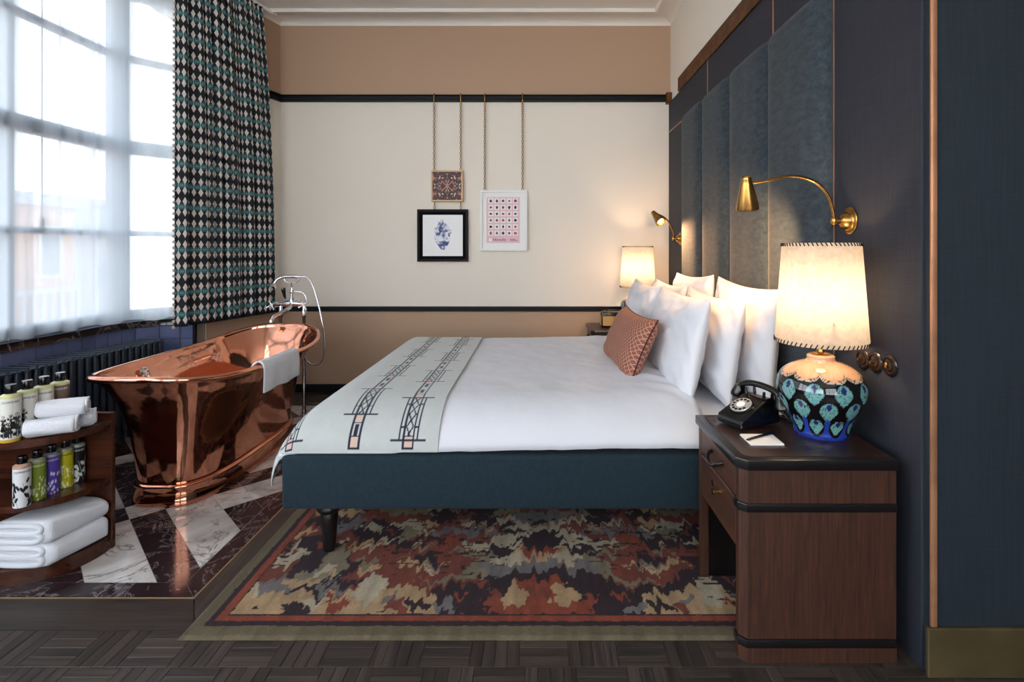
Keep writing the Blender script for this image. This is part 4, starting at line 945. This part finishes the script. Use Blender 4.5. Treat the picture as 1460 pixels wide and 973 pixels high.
# ------------------------------------------------------------------ copper bath
def bath():
    cx, cy = -1.955, 3.296; t = thing('bathtub', (cx, cy, 0), 'polished copper freestanding bath on a plinth with rolled rim', 'bathtub')
    def ring(hw, hl, n=160, e=3.2):
        a = np.linspace(0, 2*PI, n, endpoint=False); c, s = np.cos(a), np.sin(a)
        return np.sign(c)*np.abs(c)**(2/e)*hw, np.sign(s)*np.abs(s)**(2/e)*hl, a
    def shell(prof, flip=False):
        P = []
        for hw, hl, z in prof:
            x, y, a = ring(hw, hl); k = np.clip((z-0.12)/0.58, 0, 1)**1.5; lift = (0.055*np.clip(np.sin(a), 0, 1)**2.2+0.010*np.clip(-np.sin(a), 0, 1)**2-0.026*np.abs(np.cos(a))**1.5)*k
            P.append(np.stack([cx+x, cy+y, z+lift], -1))
        return grid_mesh(np.stack(P, 1), closed_u=True, flip=flip)
    pl = [(0.22, 0.575, 0.0), (0.252, 0.603, 0.0), (0.255, 0.606, 0.008), (0.248, 0.60, 0.03), (0.241, 0.592, 0.06), (0.242, 0.594, 0.085), (0.248, 0.600, 0.092), (0.248, 0.600, 0.1), (0.236, 0.588, 0.108), (0.19, 0.55, 0.109)]
    obj('plinth', shell(pl), M['copper'], t)
    body = spline([(0.228, 0.580, 0.106), (0.232, 0.584, 0.13), (0.245, 0.592, 0.22), (0.265, 0.606, 0.34), (0.293, 0.632, 0.46), (0.330, 0.675, 0.57), (0.366, 0.720, 0.64), (0.384, 0.742, 0.672)], 5)
    out = [(v.x, v.y, v.z) for v in body]
    rr = 0.017; rc = (0.402, 0.758, 0.682)
    for k in range(13):
        a = math.radians(-130+k*27); out.append((rc[0]+rr*math.cos(a), rc[1]+rr*math.cos(a), rc[2]+rr*math.sin(a)))
    inn = spline([(0.382, 0.739, 0.672), (0.360, 0.713, 0.635), (0.325, 0.668, 0.565), (0.287, 0.625, 0.455), (0.257, 0.598, 0.34), (0.222, 0.565, 0.23), (0.15, 0.48, 0.165), (0.05, 0.2, 0.15), (0.002, 0.01, 0.15)], 5)
    out += [(v.x, v.y, v.z) for v in inn]
    sh = obj('bath_shell', shell(out), M['copper'], t)
    ovn = Vector((0.93, 0.0, 0.36)); oc = Vector((cx-0.338, cy-0.23, 0.605)); lathe('overflow', [(0, 0), (0.033, 0), (0.033, 0.005), (0.024, 0.008), (0.020, 0.004), (0.012, 0.004), (0.010, 0.009), (0, 0.01)], M['chrome'], t, 28, oc, ovn)
    lathe('drain', [(0, 0), (0.03, 0), (0.03, 0.004), (0, 0.005)], M['chrome'], t, 24, (cx, cy-0.1, 0.151))
    return t
bath()
# hand towel over the rim
def rim_towel():
    dz = -0.018
    path = spline([(-1.650, 0, 0.60), (-1.622, 0, 0.645), (-1.588, 0, 0.695), (-1.562, 0, 0.714), (-1.535, 0, 0.704), (-1.522, 0, 0.67), (-1.522, 0, 0.60), (-1.526, 0, 0.535)], 7)
    ys = np.linspace(2.95, 3.35, 40); P = np.zeros((len(ys), len(path), 3))
    for i, y in enumerate(ys):
        for j, p in enumerate(path):
            k = j/(len(path)-1); off = 0.402*(max(0, 1-(abs(y-3.296)/0.758)**3.2)**(1/3.2)-1)-0.001; w = 0.004*math.sin(y*40)*max(0, k-0.5)*2
            sag = 0.0
            P[i, j] = (p.x+off+w, y+0.02*(k-0.5), p.z+sag+dz+0.004*math.sin(y*23)*(k > 0.95))
    o = obj('hand_towel', grid_mesh(P), M['towel']); md = o.modifiers.new('thickness', 'SOLIDIFY'); md.thickness = 0.008; md.offset = 1
    tag(o, 'white hand towel draped over the copper bath rim', 'towel'); return rebase(o)
rim_towel()

# ------------------------------------------------------------------ bath tap on stand pipes
def tap():
    t = thing('bath_tap', (-1.92, 4.14, 0), 'chrome floor standing bath tap with hand shower behind the copper bath', 'tap'); ch = M['chrome']; Y = 4.15
    for x in (-1.845, -2.03):
        lathe('stand_pipe', [(0, 0.0), (0.04, 0.0), (0.041, 0.006), (0.028, 0.013), (0.018, 0.018), (0.0165, 0.05), (0.013, 0.06), (0.013, 0.78), (0.018, 0.785), (0.018, 0.83), (0.013, 0.84), (0.013, 0.89), (0, 0.895)], ch, t, 22, (x, Y, 0.0005))
    tube('mixer_body', [(-2.045, Y-0.01, 0.89), (-2.0, Y-0.01, 0.89), (-1.985, Y-0.01, 0.895), (-1.89, Y-0.01, 0.895), (-1.875, Y-0.01, 0.89), (-1.83, Y-0.01, 0.89)], [0.014, 0.014, 0.022, 0.022, 0.014, 0.014], ch, t, 18)
    for x, s in ((-2.03, -1), (-1.845, 1)):
        v = tube('valve', [(x, Y-0.01, 0.89), (x+s*0.02, Y-0.05, 0.89), (x+s*0.03, Y-0.075, 0.89)], [0.016, 0.012, 0.008], ch, t, 16)
        c = Vector((x+s*0.032, Y-0.08, 0.89))
        for k in range(4):
            a = PI/2*k+0.5; e = c+Vector((0.042*math.cos(a), 0, 0.042*math.sin(a))); tube('cross_handle', [c, c.lerp(e, 0.7), e], [0.0055, 0.0055, 0.009], ch, v, 10)
        lathe('index_disc', [(0, 0), (0.011, 0), (0.01, 0.006), (0, 0.008)], M['white'], v, 16, c, (0, -1, 0))
    tube('spout', spline([(-1.937, Y-0.02, 0.885), (-1.94, Y-0.06, 0.862), (-1.96, Y-0.12, 0.835), (-1.99, Y-0.165, 0.82), (-2.005, Y-0.185, 0.79), (-2.008, Y-0.19, 0.77)], 6), [0.019]*10+[0.016]*15+[0.018]*6, ch, t, 16)
    tube('cradle_stem', [(-1.937, Y-0.01, 0.91), (-1.937, Y-0.01, 0.935), (-1.937, Y-0.01, 0.95), (-1.937, Y-0.01, 1.045), (-1.937, Y-0.01, 1.058)], [0.02, 0.018, 0.010, 0.0085, 0.011], ch, t, 16)
    lathe('stem_collar', [(0, -0.014), (0.012, -0.013), (0.017, 0), (0.012, 0.013), (0, 0.014)], ch, t, 18, (-1.937, Y-0.01, 0.985))
    tube('cradle_fork', spline([(-1.995, Y-0.01, 1.096), (-1.990, Y-0.01, 1.073), (-1.965, Y-0.01, 1.058), (-1.937, Y-0.01, 1.054), (-1.909, Y-0.01, 1.058), (-1.885, Y-0.01, 1.073), (-1.880, Y-0.01, 1.096)], 4), 0.0045, ch, t, 8)
    tube('diverter_lever', [(-1.968, Y-0.05, 0.935), (-1.972, Y-0.055, 0.955), (-1.977, Y-0.06, 0.99), (-1.979, Y-0.062, 1.01), (-1.979, Y-0.062, 1.022)], [0.005, 0.010, 0.015, 0.0165, 0.014], M['black'], t, 14)
    h = tube('hand_shower', spline([(-2.068, Y-0.03, 1.05), (-2.045, Y-0.02, 1.085), (-2.0, Y-0.01, 1.102), (-1.93, Y-0.01, 1.106), (-1.86, Y-0.01, 1.104)], 6), [0.011]*6+[0.010]*6+[0.0135]*10+[0.009]*3, ch, t, 14)
    lathe('shower_rose', [(0, 0), (0.012, 0), (0.016, 0.012), (0.030, 0.024), (0.031, 0.03), (0, 0.032)], ch, h, 26, (-2.066, Y-0.031, 1.056), (-0.35, -0.3, -0.9))
    tube('shower_feed', spline([(-1.93, Y-0.01, 0.985), (-1.895, Y, 0.987), (-1.855, Y, 0.978), (-1.832, Y, 0.945), (-1.826, Y, 0.90)], 6), 0.0065, ch, t, 12)
    tube('hose', spline([(-1.86, Y-0.01, 1.104), (-1.82, Y-0.01, 1.10), (-1.775, Y-0.02, 1.05), (-1.73, Y-0.03, 0.93), (-1.69, Y-0.04, 0.77), (-1.668, Y-0.04, 0.62), (-1.675, Y-0.04, 0.50), (-1.705, Y-0.03, 0.43), (-1.76, Y-0.02, 0.41), (-1.815, Y-0.015, 0.44), (-1.84, Y-0.01, 0.50), (-1.842, Y-0.01, 0.56)], 10), 0.0065, ch, t, 10)
tap()

# ------------------------------------------------------------------ radiator
rad = thing('radiator', (-2.86, 2.9, 0), 'long dark blue cast iron column radiator under the window', 'radiator')
bm = bmesh.new()
for xx in (-0.0, -0.075, -0.15):
    bm_tube(bm, [(xx, 0, 0.09), (xx, 0, 0.13), (xx, 0, 0.62), (xx, 0, 0.66)], [0.016, 0.019, 0.019, 0.016], 10)
me = from_bm(bm, True); bm = bmesh.new(); bm.from_mesh(me)
b2 = bmesh.new(); bm_box(b2, -0.168, 0.018, -0.020, 0.020, 0.635, 0.682); bmesh.ops.bevel(b2, geom=b2.edges[:], offset=0.012, segments=3, affect='EDGES'); m2 = from_bm(b2, True); bm.from_mesh(m2)
b2 = bmesh.new(); bm_box(b2, -0.168, 0.018, -0.020, 0.020, 0.075, 0.115); bmesh.ops.bevel(b2, geom=b2.edges[:], offset=0.012, segments=2, affect='EDGES'); m2 = from_bm(b2, True); bm.from_mesh(m2)
sec_me = from_bm(bm, angle=0.9)
ra, rb_ = Vector((-2.842, 1.95)), Vector((-2.690, 3.745)); nsec = 37; rang = math.atan2(rb_.y-ra.y, rb_.x-ra.x)-PI/2
for k in range(nsec):
    p = ra.lerp(rb_, k/(nsec-1)); o = obj('radiator_section', sec_me, M['radiator'], rad, (p.x, p.y, 0.0), rang)
for p in (ra, ra.lerp(rb_, 0.5), rb_): box('foot', p.x-0.12, p.x+0.0, p.y-0.02, p.y+0.02, 0.0005, 0.085, M['radiator'], rad, 0.006, 1)

# ------------------------------------------------------------------ curtains
def fold_curtain(path, z0, z1, nfold, amp, n=360, m=60, seed=0, gather=1.0, flare=None, hem=None):
    P2 = spline([(x, y, 0) for x, y in path], 20); L = [0]
    for a, b in zip(P2, P2[1:]): L.append(L[-1]+(b-a).length)
    L = np.array(L); px = np.array([p.x for p in P2]); py = np.array([p.y for p in P2]); tot = L[-1]
    s = np.linspace(0, 1, n); z = np.linspace(0, 1, m); Sg, Z = np.meshgrid(s, z, indexing='ij')
    so = Sg.copy()
    if flare: so = flare(Sg, Z)
    q = so*tot; X = np.interp(q, L, px); Y = np.interp(q, L, py); dx = np.gradient(px, L); dy = np.gradient(py, L); TX = np.interp(q, L, dx); TY = np.interp(q, L, dy); ln = np.hypot(TX, TY); TX /= ln; TY /= ln
    ph = nfold*Sg+0.35*np.sin(Sg*11+seed)+0.18*np.sin(Sg*29+seed*2); a = amp*(0.6+0.5*vnoise(Sg*nfold*0.9, Z*1.2, seed))*(0.75+0.35*(1-Z))
    off = a*np.sin(2*PI*ph+0.4*np.sin(Z*3+Sg*20)); along = 0.35*a*np.cos(2*PI*ph*1.0)
    X = X-TY*off+TX*along; Y = Y+TX*off+TY*along
    zz = z0+(z1-z0)*Z
    if hem is not None: zz = zz+hem(Sg)*(1-Z)
    P = np.stack([X, Y, zz], -1); d = np.hypot(np.diff(X[:, 5]), np.diff(Y[:, 5])); u = np.concatenate([[0], np.cumsum(d)])
    uv = np.stack([np.repeat(u[:, None], m, 1), zz], -1); return P, uv
rod = [(-2.572, 3.745), (-2.51, 3.98), (-2.43, 4.30), (-2.345, 4.66)]
P, uv = fold_curtain(rod, 0.765, 3.40, 9.5, 0.032, 420, 70, 2, flare=lambda s, z: np.clip(s*(1-0.16*z**2.2), 0, 1))
cur = thing('curtain', (-2.47, 4.2, 0.76), 'dark patterned curtain of pale diamonds and teal bands beside the window', 'curtain')
co = obj('curtain_cloth', grid_mesh(P, uv=uv), M['curtain'], cur); md = co.modifiers.new('thickness', 'SOLIDIFY'); md.thickness = 0.003
bm = bmesh.new()
for k in range(66):
    zf = k/65*(P.shape[1]-1); j = int(zf); f = zf-j; p = P[0, j]*(1-f)+P[0, min(j+1, P.shape[1]-1)]*f
    bmesh.ops.create_icosphere(bm, subdivisions=1, radius=0.0125, matrix=Matrix.Translation(Vector((p[0]-0.004, p[1]-0.006, p[2]))))
po = obj('bobble_trim', from_bm(bm, True), M['pom'], cur)
tr = moulding('curtain_track', [(-2.60, 3.70), (-2.345, 4.70)], [(-0.015, 3.40), (0.015, 3.40), (0.015, 3.43), (-0.015, 3.43)], M['white'], cur)

shp = [(-3.045, 0.2), (-3.045, 1.5), (-3.045, 2.6), (-3.04, 3.5), (-2.975, 3.84), (-2.83, 3.975), (-2.66, 3.98)]
P, uv = fold_curtain(shp[1:], 0.80, 3.24, 15, 0.017, 520, 40, 5, hem=lambda s: 0.012*np.sin(s*60))
so = obj('sheer_curtain', grid_mesh(P, uv=uv), M['sheer']); tag(so, 'long white sheer curtain in soft folds across the window', 'curtain'); rebase(so)
cd = thing('blind_cord', (-3.066, 3.252, 1.42), 'thin dark pull cord with a weight hanging at the window', 'cord')
tube('cord', [(-3.066, 3.252, 3.24), (-3.066, 3.252, 1.52)], 0.004, M['radiator'], cd, 6); tube('weight', [(-3.066, 3.252, 1.53), (-3.066, 3.252, 1.51), (-3.066, 3.252, 1.42)], [0.006, 0.011, 0.011], M['radiator'], cd, 10)

# ------------------------------------------------------------------ corner shelf with bottles and towels
SX, SY, SR = -2.13, 2.295, 0.243
def shelf_poly(x_left, r, y_back):
    pts = [(x_left, y_back), (x_left, SY-r)]; pts += [(SX+r*math.sin(a), SY-r*math.cos(a)) for a in np.linspace(0, PI/2, 18)]; pts += [(SX+r, y_back)]; return pts
sh = thing('bath_shelf', (-2.3, 2.2, 0), 'mahogany three tier open shelf with rounded end, holding toiletries and towels', 'shelf')
YB2 = 2.325
prism('base_shelf', shelf_poly(-2.72, SR, YB2), 0.0005, 0.062, M['mahogany'], sh, 0.006)
prism('middle_shelf', shelf_poly(-2.72, SR-0.004, YB2), 0.288, 0.314, M['mahogany'], sh, 0.005)
prism('top_shelf', shelf_poly(-2.72, SR, YB2), 0.540, 0.570, M['mahogany'], sh, 0.005)
box('back_panel', -2.72, SX+SR+0.004, YB2, YB2+0.022, 0.0005, 0.602, M['mahogany'], sh, 0.003, 1)
box('side_panel', -2.74, -2.72, SY-SR, YB2+0.022, 0.0005, 0.602, M['mahogany'], sh, 0.003, 1)

def flower_cols(TH, Hh, base, ink, style, seed):
    col = np.broadcast_to(base, TH.shape+(3,)).copy(); u = TH*0.5; rg = random.Random(seed)
    if style == 'stems':
        for k in range(12):
            c = rg.uniform(0, 2*PI); hh = rg.uniform(0.30, 0.62); d = (TH-c+PI) % (2*PI)-PI; k1 = (np.abs(d) < 0.05) & (Hh < hh) & (Hh > 0.1); col[k1] = ink
            rr = np.hypot(d*0.55, (Hh-hh)*1.4); an = np.arctan2(Hh-hh, d); k2 = (rr < 0.19) & ((np.sin(an*13) > 0.15) | (rr < 0.05)) ; col[k2 & (Hh > 0.1)] = ink
            for q in range(3):
                h2 = rg.uniform(0.15, hh); d2 = d-rg.choice((-1, 1))*0.18; k3 = (d2/0.22)**2+((Hh-h2)/0.04)**2 < 1; col[k3 & (Hh > 0.1)] = ink
    elif style == 'leaves':
        for k in range(58):
            c = rg.uniform(0, 2*PI); hh = rg.uniform(0.04, 0.66); a = rg.uniform(-0.9, 0.9); d = (TH-c+PI) % (2*PI)-PI; X = d*0.42; Y = Hh-hh
            p = X*math.cos(a)+Y*math.sin(a); q = -X*math.sin(a)+Y*math.cos(a); col[(p/0.105)**2+(q/0.046)**2 < 1] = ink
        col[(np.abs(np.sin(TH*2.5+Hh*3)) < 0.05) & (Hh < 0.6)] = ink
    else:
        for k in range(120):
            hh = rg.uniform(0.0, 1.0)**1.5*0.60; c = rg.uniform(0, 2*PI); d = (TH-c+PI) % (2*PI)-PI; r = rg.uniform(0.02, 0.06); col[np.hypot(d*0.42, Hh-hh) < r] = ink if rg.random() < 0.75 else base*0.8
    return col
def bottle(x, y, z0, r, h, base, ink, style, seed, label, group, shoulder, foot=None, cap_h=0.036):
    t = thing('toiletry_bottle', (x, y, z0), label, 'bottle', group); bh = h-cap_h-0.008
    th = np.linspace(0, 2*PI, 150, endpoint=False); hh = np.linspace(0, 1, 110); TH, Hh = np.meshgrid(th, hh, indexing='ij'); RR = r*(0.97+0.03*np.clip(Hh*20, 0, 1))
    cols = flower_cols(TH, Hh, base, ink, style, seed); cols[Hh > 0.955] = shoulder
    if foot is not None: cols[Hh < 0.07] = foot
    obj('bottle_body', grid_mesh(np.stack([x+RR*np.cos(TH), y+RR*np.sin(TH), z0+0.0005+bh*Hh], -1), closed_u=True, cols=cols), M['bottle_print'], t)
    sm = NT('bottle_shoulder'); sm.col(tuple(shoulder)+(1,)); sm.set(Roughness=0.25)
    lathe('shoulder', [(r, bh), (r*0.97, bh+0.004), (r*0.55, bh+0.010), (0, bh+0.010)], sm.m, t, 32, (x, y, z0)); lathe('bottle_base', [(0, 0.0006), (r*0.97, 0.0006), (r*0.97, 0.002), (0, 0.002)], sm.m, t, 32, (x, y, z0))
    lathe('cap', [(0, bh+0.009), (r*0.56, bh+0.009), (r*0.58, bh+0.012), (r*0.58, h-0.003), (r*0.54, h), (0, h)], M['black'], t, 28, (x, y, z0))
    me = text_mesh('COWSHED', 0.0115); fa = math.atan2(-y, -x)   # faces the room
    for v in me.vertices:
        a = fa+v.co.x/(r+0.0004); v.co = Vector((x+(r+0.0006)*math.cos(a), y+(r+0.0006)*math.sin(a), z0+bh*0.88+v.co.y))
    inkm = M['black'] if sum(base) > 0.9 else M['paper']
    obj('lettering', me, inkm, t); return t
cr_, bk = L3(222,220,212), L3(18,18,20); amb = L3(206,166,60)
g1 = 'tall bottles on the top shelf'
top = [(-2.080, 2.075, 'stems', cr_, 'cream bottle with black flowers on the top shelf, nearest the camera'), (-2.078, 2.141, 'stems', cr_, 'cream bottle with black flowers, second from the front on the top shelf'),
       (-2.072, 2.207, 'stems', cr_, 'cream bottle with black flowers, third on the top shelf, behind the towels'), (-2.066, 2.275, 'none', L3(112,92,80), 'brown labelled bottle, farthest on the top shelf')]
for k, (x, y, st, b, lb) in enumerate(top): bottle(x, y, 0.570, 0.0315, 0.222, b, bk, 'stems', 11+k, lb, g1, L3(206,204,150), amb)
g2 = 'short bottles on the middle shelf'
mid = [(-2.035, 2.075, 'leaves', L3(224,224,226), bk, 'white bottle with black leaves, front of the middle shelf row', L3(190,150,130)), (-2.030, 2.133, 'dots', L3(122,140,40), L3(214,220,180), 'olive green bottle with pale flowers on the middle shelf', L3(150,150,130)),
       (-2.026, 2.190, 'dots', L3(84,62,160), L3(214,210,232), 'purple bottle with white flowers on the middle shelf', L3(150,150,160)), (-2.018, 2.246, 'dots', L3(186,178,30), L3(232,232,190), 'bright yellow bottle with pale flowers on the middle shelf', L3(160,160,140)),
       (-2.010, 2.297-0.002, 'leaves', L3(22,24,26), L3(220,226,220), 'black bottle with white leaves, farthest on the middle shelf', L3(160,166,160))]
for k, (x, y, st, b, ink, lb, shd) in enumerate(mid): bottle(x, y, 0.314, 0.0275, 0.196, b, ink, st, 31+k, lb, g2, shd, None, 0.03)

def towel_roll(name, a, b, r, label, group, seed):
    # rolled towel from a to b with a spiral at each end
    a, b = Vector(a), Vector(b); ax = (b-a).normalized(); n = 40; m = 26; th = np.linspace(0, 2*PI, n, endpoint=False); s = np.linspace(0, 1, m)
    up = Vector((0, 0, 1)); up = (up-ax*up.dot(ax)).normalized(); sd = ax.cross(up); L = (b-a).length; P = np.zeros((n, m+10, 3)); prof = []
    for k in range(5): prof.append((0.0+k*0.0, [0.02, 0.35, 0.62, 0.85, 0.96][k], [0.012, 0.004, 0.008, 0.0, 0.003][k]))
    cols = [(q[1], q[2]) for q in prof]+[(1.0+0.03*(vnoise(np.array(k*0.7), np.array(seed*3.1), seed)-0.5), 0.012+(L-0.024)*k/(m-1)) for k in range(m)]+[(q[1], L-q[2]) for q in reversed(prof)]
    for j, (f, d) in enumerate(cols):
        for i in range(n):
            rr = r*f*(1+0.05*math.sin(th[i]*2+seed)+0.03*math.sin(th[i]*5+seed+j*0.15)); zsq = 0.90
            p = a+ax*float(d)+up*(rr*math.sin(th[i])*zsq)+sd*(rr*math.cos(th[i])*1.06); P[i, j] = p
    t = thing(name, ((a+b)/2)-Vector((0, 0, r)), label, 'towel', group); obj('terry_cloth', grid_mesh(P, closed_u=True), M['towel'], t)
    for e, sg in ((b, 1), (a, -1)):
        pts = []
        for k in range(40):
            ang = k/39*2*PI*2.3; rr = r*(0.12+0.76*k/39); pts.append(e+ax*sg*0.0005+up*(rr*math.sin(ang)*0.9)+sd*(rr*math.cos(ang)))
        tube('rolled_edge', pts, 0.0055, M['towel'], t, 7)
    return t
g3 = 'rolled towels on the top shelf'
towel_roll('rolled_towel', (-2.035, 2.095, 0.6095), (-1.895, 2.165, 0.6095), 0.040, 'white rolled towel at the front of the top shelf', g3, 1)
towel_roll('rolled_towel', (-2.022, 2.180, 0.6085), (-1.905, 2.262, 0.6085), 0.039, 'white rolled towel at the back of the top shelf, near the rounded end', g3, 2)
towel_roll('rolled_towel', (-2.025, 2.135, 0.6725), (-1.890, 2.208, 0.6725), 0.038, 'white rolled towel resting on top of the two others', g3, 3)

def folded_towel(z0, h, x0, x1, y0, y1, label, seed):
    # a towel folded over and over: section in x-z swept along y
    t = thing('folded_towel', ((x0+x1)/2, (y0+y1)/2, z0), label, 'towel', 'folded towels on the base shelf'); n = 48; layers = 1
    for k in range(layers):
        zc = z0+h*(k+0.5)/layers; hh = h/layers*0.56; hw = (x1-x0)/2-0.008*k; cx = (x0+x1)/2+0.006*(-1)**k
        th = np.linspace(0, 2*PI, n, endpoint=False); ys = np.linspace(0, 1, 22); P = np.zeros((n, 24, 3)); sgn = np.sign
        X = sgn(np.cos(th))*np.abs(np.cos(th))**0.42*hw; Z = sgn(np.sin(th))*np.abs(np.sin(th))**0.75*hh
        for j in range(24):
            q = min(max((j-1)/21, 0), 1); f = 0.02 if j in (0, 23) else (0.90 if j in (1, 22) else 1.0); y = y0+(y1-y0)*q
            wob = 0.006*np.sin(th*3+q*4+seed+k); skew = 0.10*(q-0.5)
            P[:, j] = np.stack([cx+X*f+wob*f+skew*0.5, np.full(n, y), np.maximum(zc+Z*f+wob*0.35*f, z0+0.0006)], -1)
        obj('towel_layer', grid_mesh(P, closed_u=True, flip=True), M['towel'], t)
    for k in range(2):                      # rolled inner fold showing at the front end
        zc = z0+h*(0.30+0.4*k); pts = spline([(x0+0.02, y0-0.001, zc-0.012), (x0+0.10, y0-0.002, zc-0.016), (x1-0.07, y0-0.002, zc-0.014), (x1-0.045, y0-0.002, zc), (x1-0.07, y0-0.002, zc+0.014), (x0+0.03, y0-0.001, zc+0.014)], 5); tube('towel_edge', [(p.x-0.012, p.y, p.z) for p in pts], 0.011, M['towel'], t, 10)
    return t
folded_towel(0.0625, 0.088, -2.165, -1.905, 2.085, 2.315, 'white folded bath towel lying lowest on the base shelf', 1)
folded_towel(0.1515, 0.085, -2.160, -1.915, 2.090, 2.315, 'white folded bath towel on top of the other on the base shelf', 4)

# ------------------------------------------------------------------ the street outside
def building(name, x, y0, y1, z0, z1, mat, rows, cols, label, balc=False):
    t = thing(name, (x, (y0+y1)/2, z0), label, 'building', 'buildings across the street'); box('facade', x-6, x, y0, y1, z0, z1, mat, t)
    dw = (y1-y0)/cols; dh = (z1-z0)/rows
    for r in range(rows):
        for c in range(cols):
            a = y0+dw*(c+0.28); b = z0+dh*(r+0.25); w = box('window', x-0.05, x+0.04, a, a+dw*0.44, b, b+dh*0.55, M['frame_paint'], t); box('pane', x+0.03, x+0.06, a+0.1, a+dw*0.44-0.1, b+0.1, b+dh*0.55-0.1, M['facade_win'], w)
    box('cornice', x-6, x+0.35, y0-0.2, y1+0.2, z1, z1+0.35, M['facade2'], t)
    if balc:
        bz = -0.9; sl_ = box('balcony', x, x+1.2, y0+1.0, y1-1.0, bz-0.25, bz, M['facade2'], t)
        box('handrail', x+1.0, x+1.15, y0+1.0, y1-1.0, bz+0.95, bz+1.08, M['facade2'], sl_)
        k = y0+1.2
        while k < y1-1.0: box('baluster', x+1.03, x+1.11, k, k+0.09, bz, bz+0.95, M['facade2'], sl_); k += 0.28
    return t
building('town_house', -15.0, 8.5, 17.0, -9, 2.6, M['facade'], 4, 5, 'pinkish brick town house with balcony seen through the sheer curtain', True)
building('town_house', -24.0, 17.5, 30.0, -9, 3.6, M['facade2'], 5, 6, 'grey distant house beyond the pinkish one through the window')
building('town_house', -21.0, -6.0, 8.0, -9, 1.7, M['facade'], 4, 6, 'low brick house seen at the left edge through the window')
st = struct(box('street_ground', -60, -3.6, -40, 60, -9.2, -9.0, M['asphalt']))
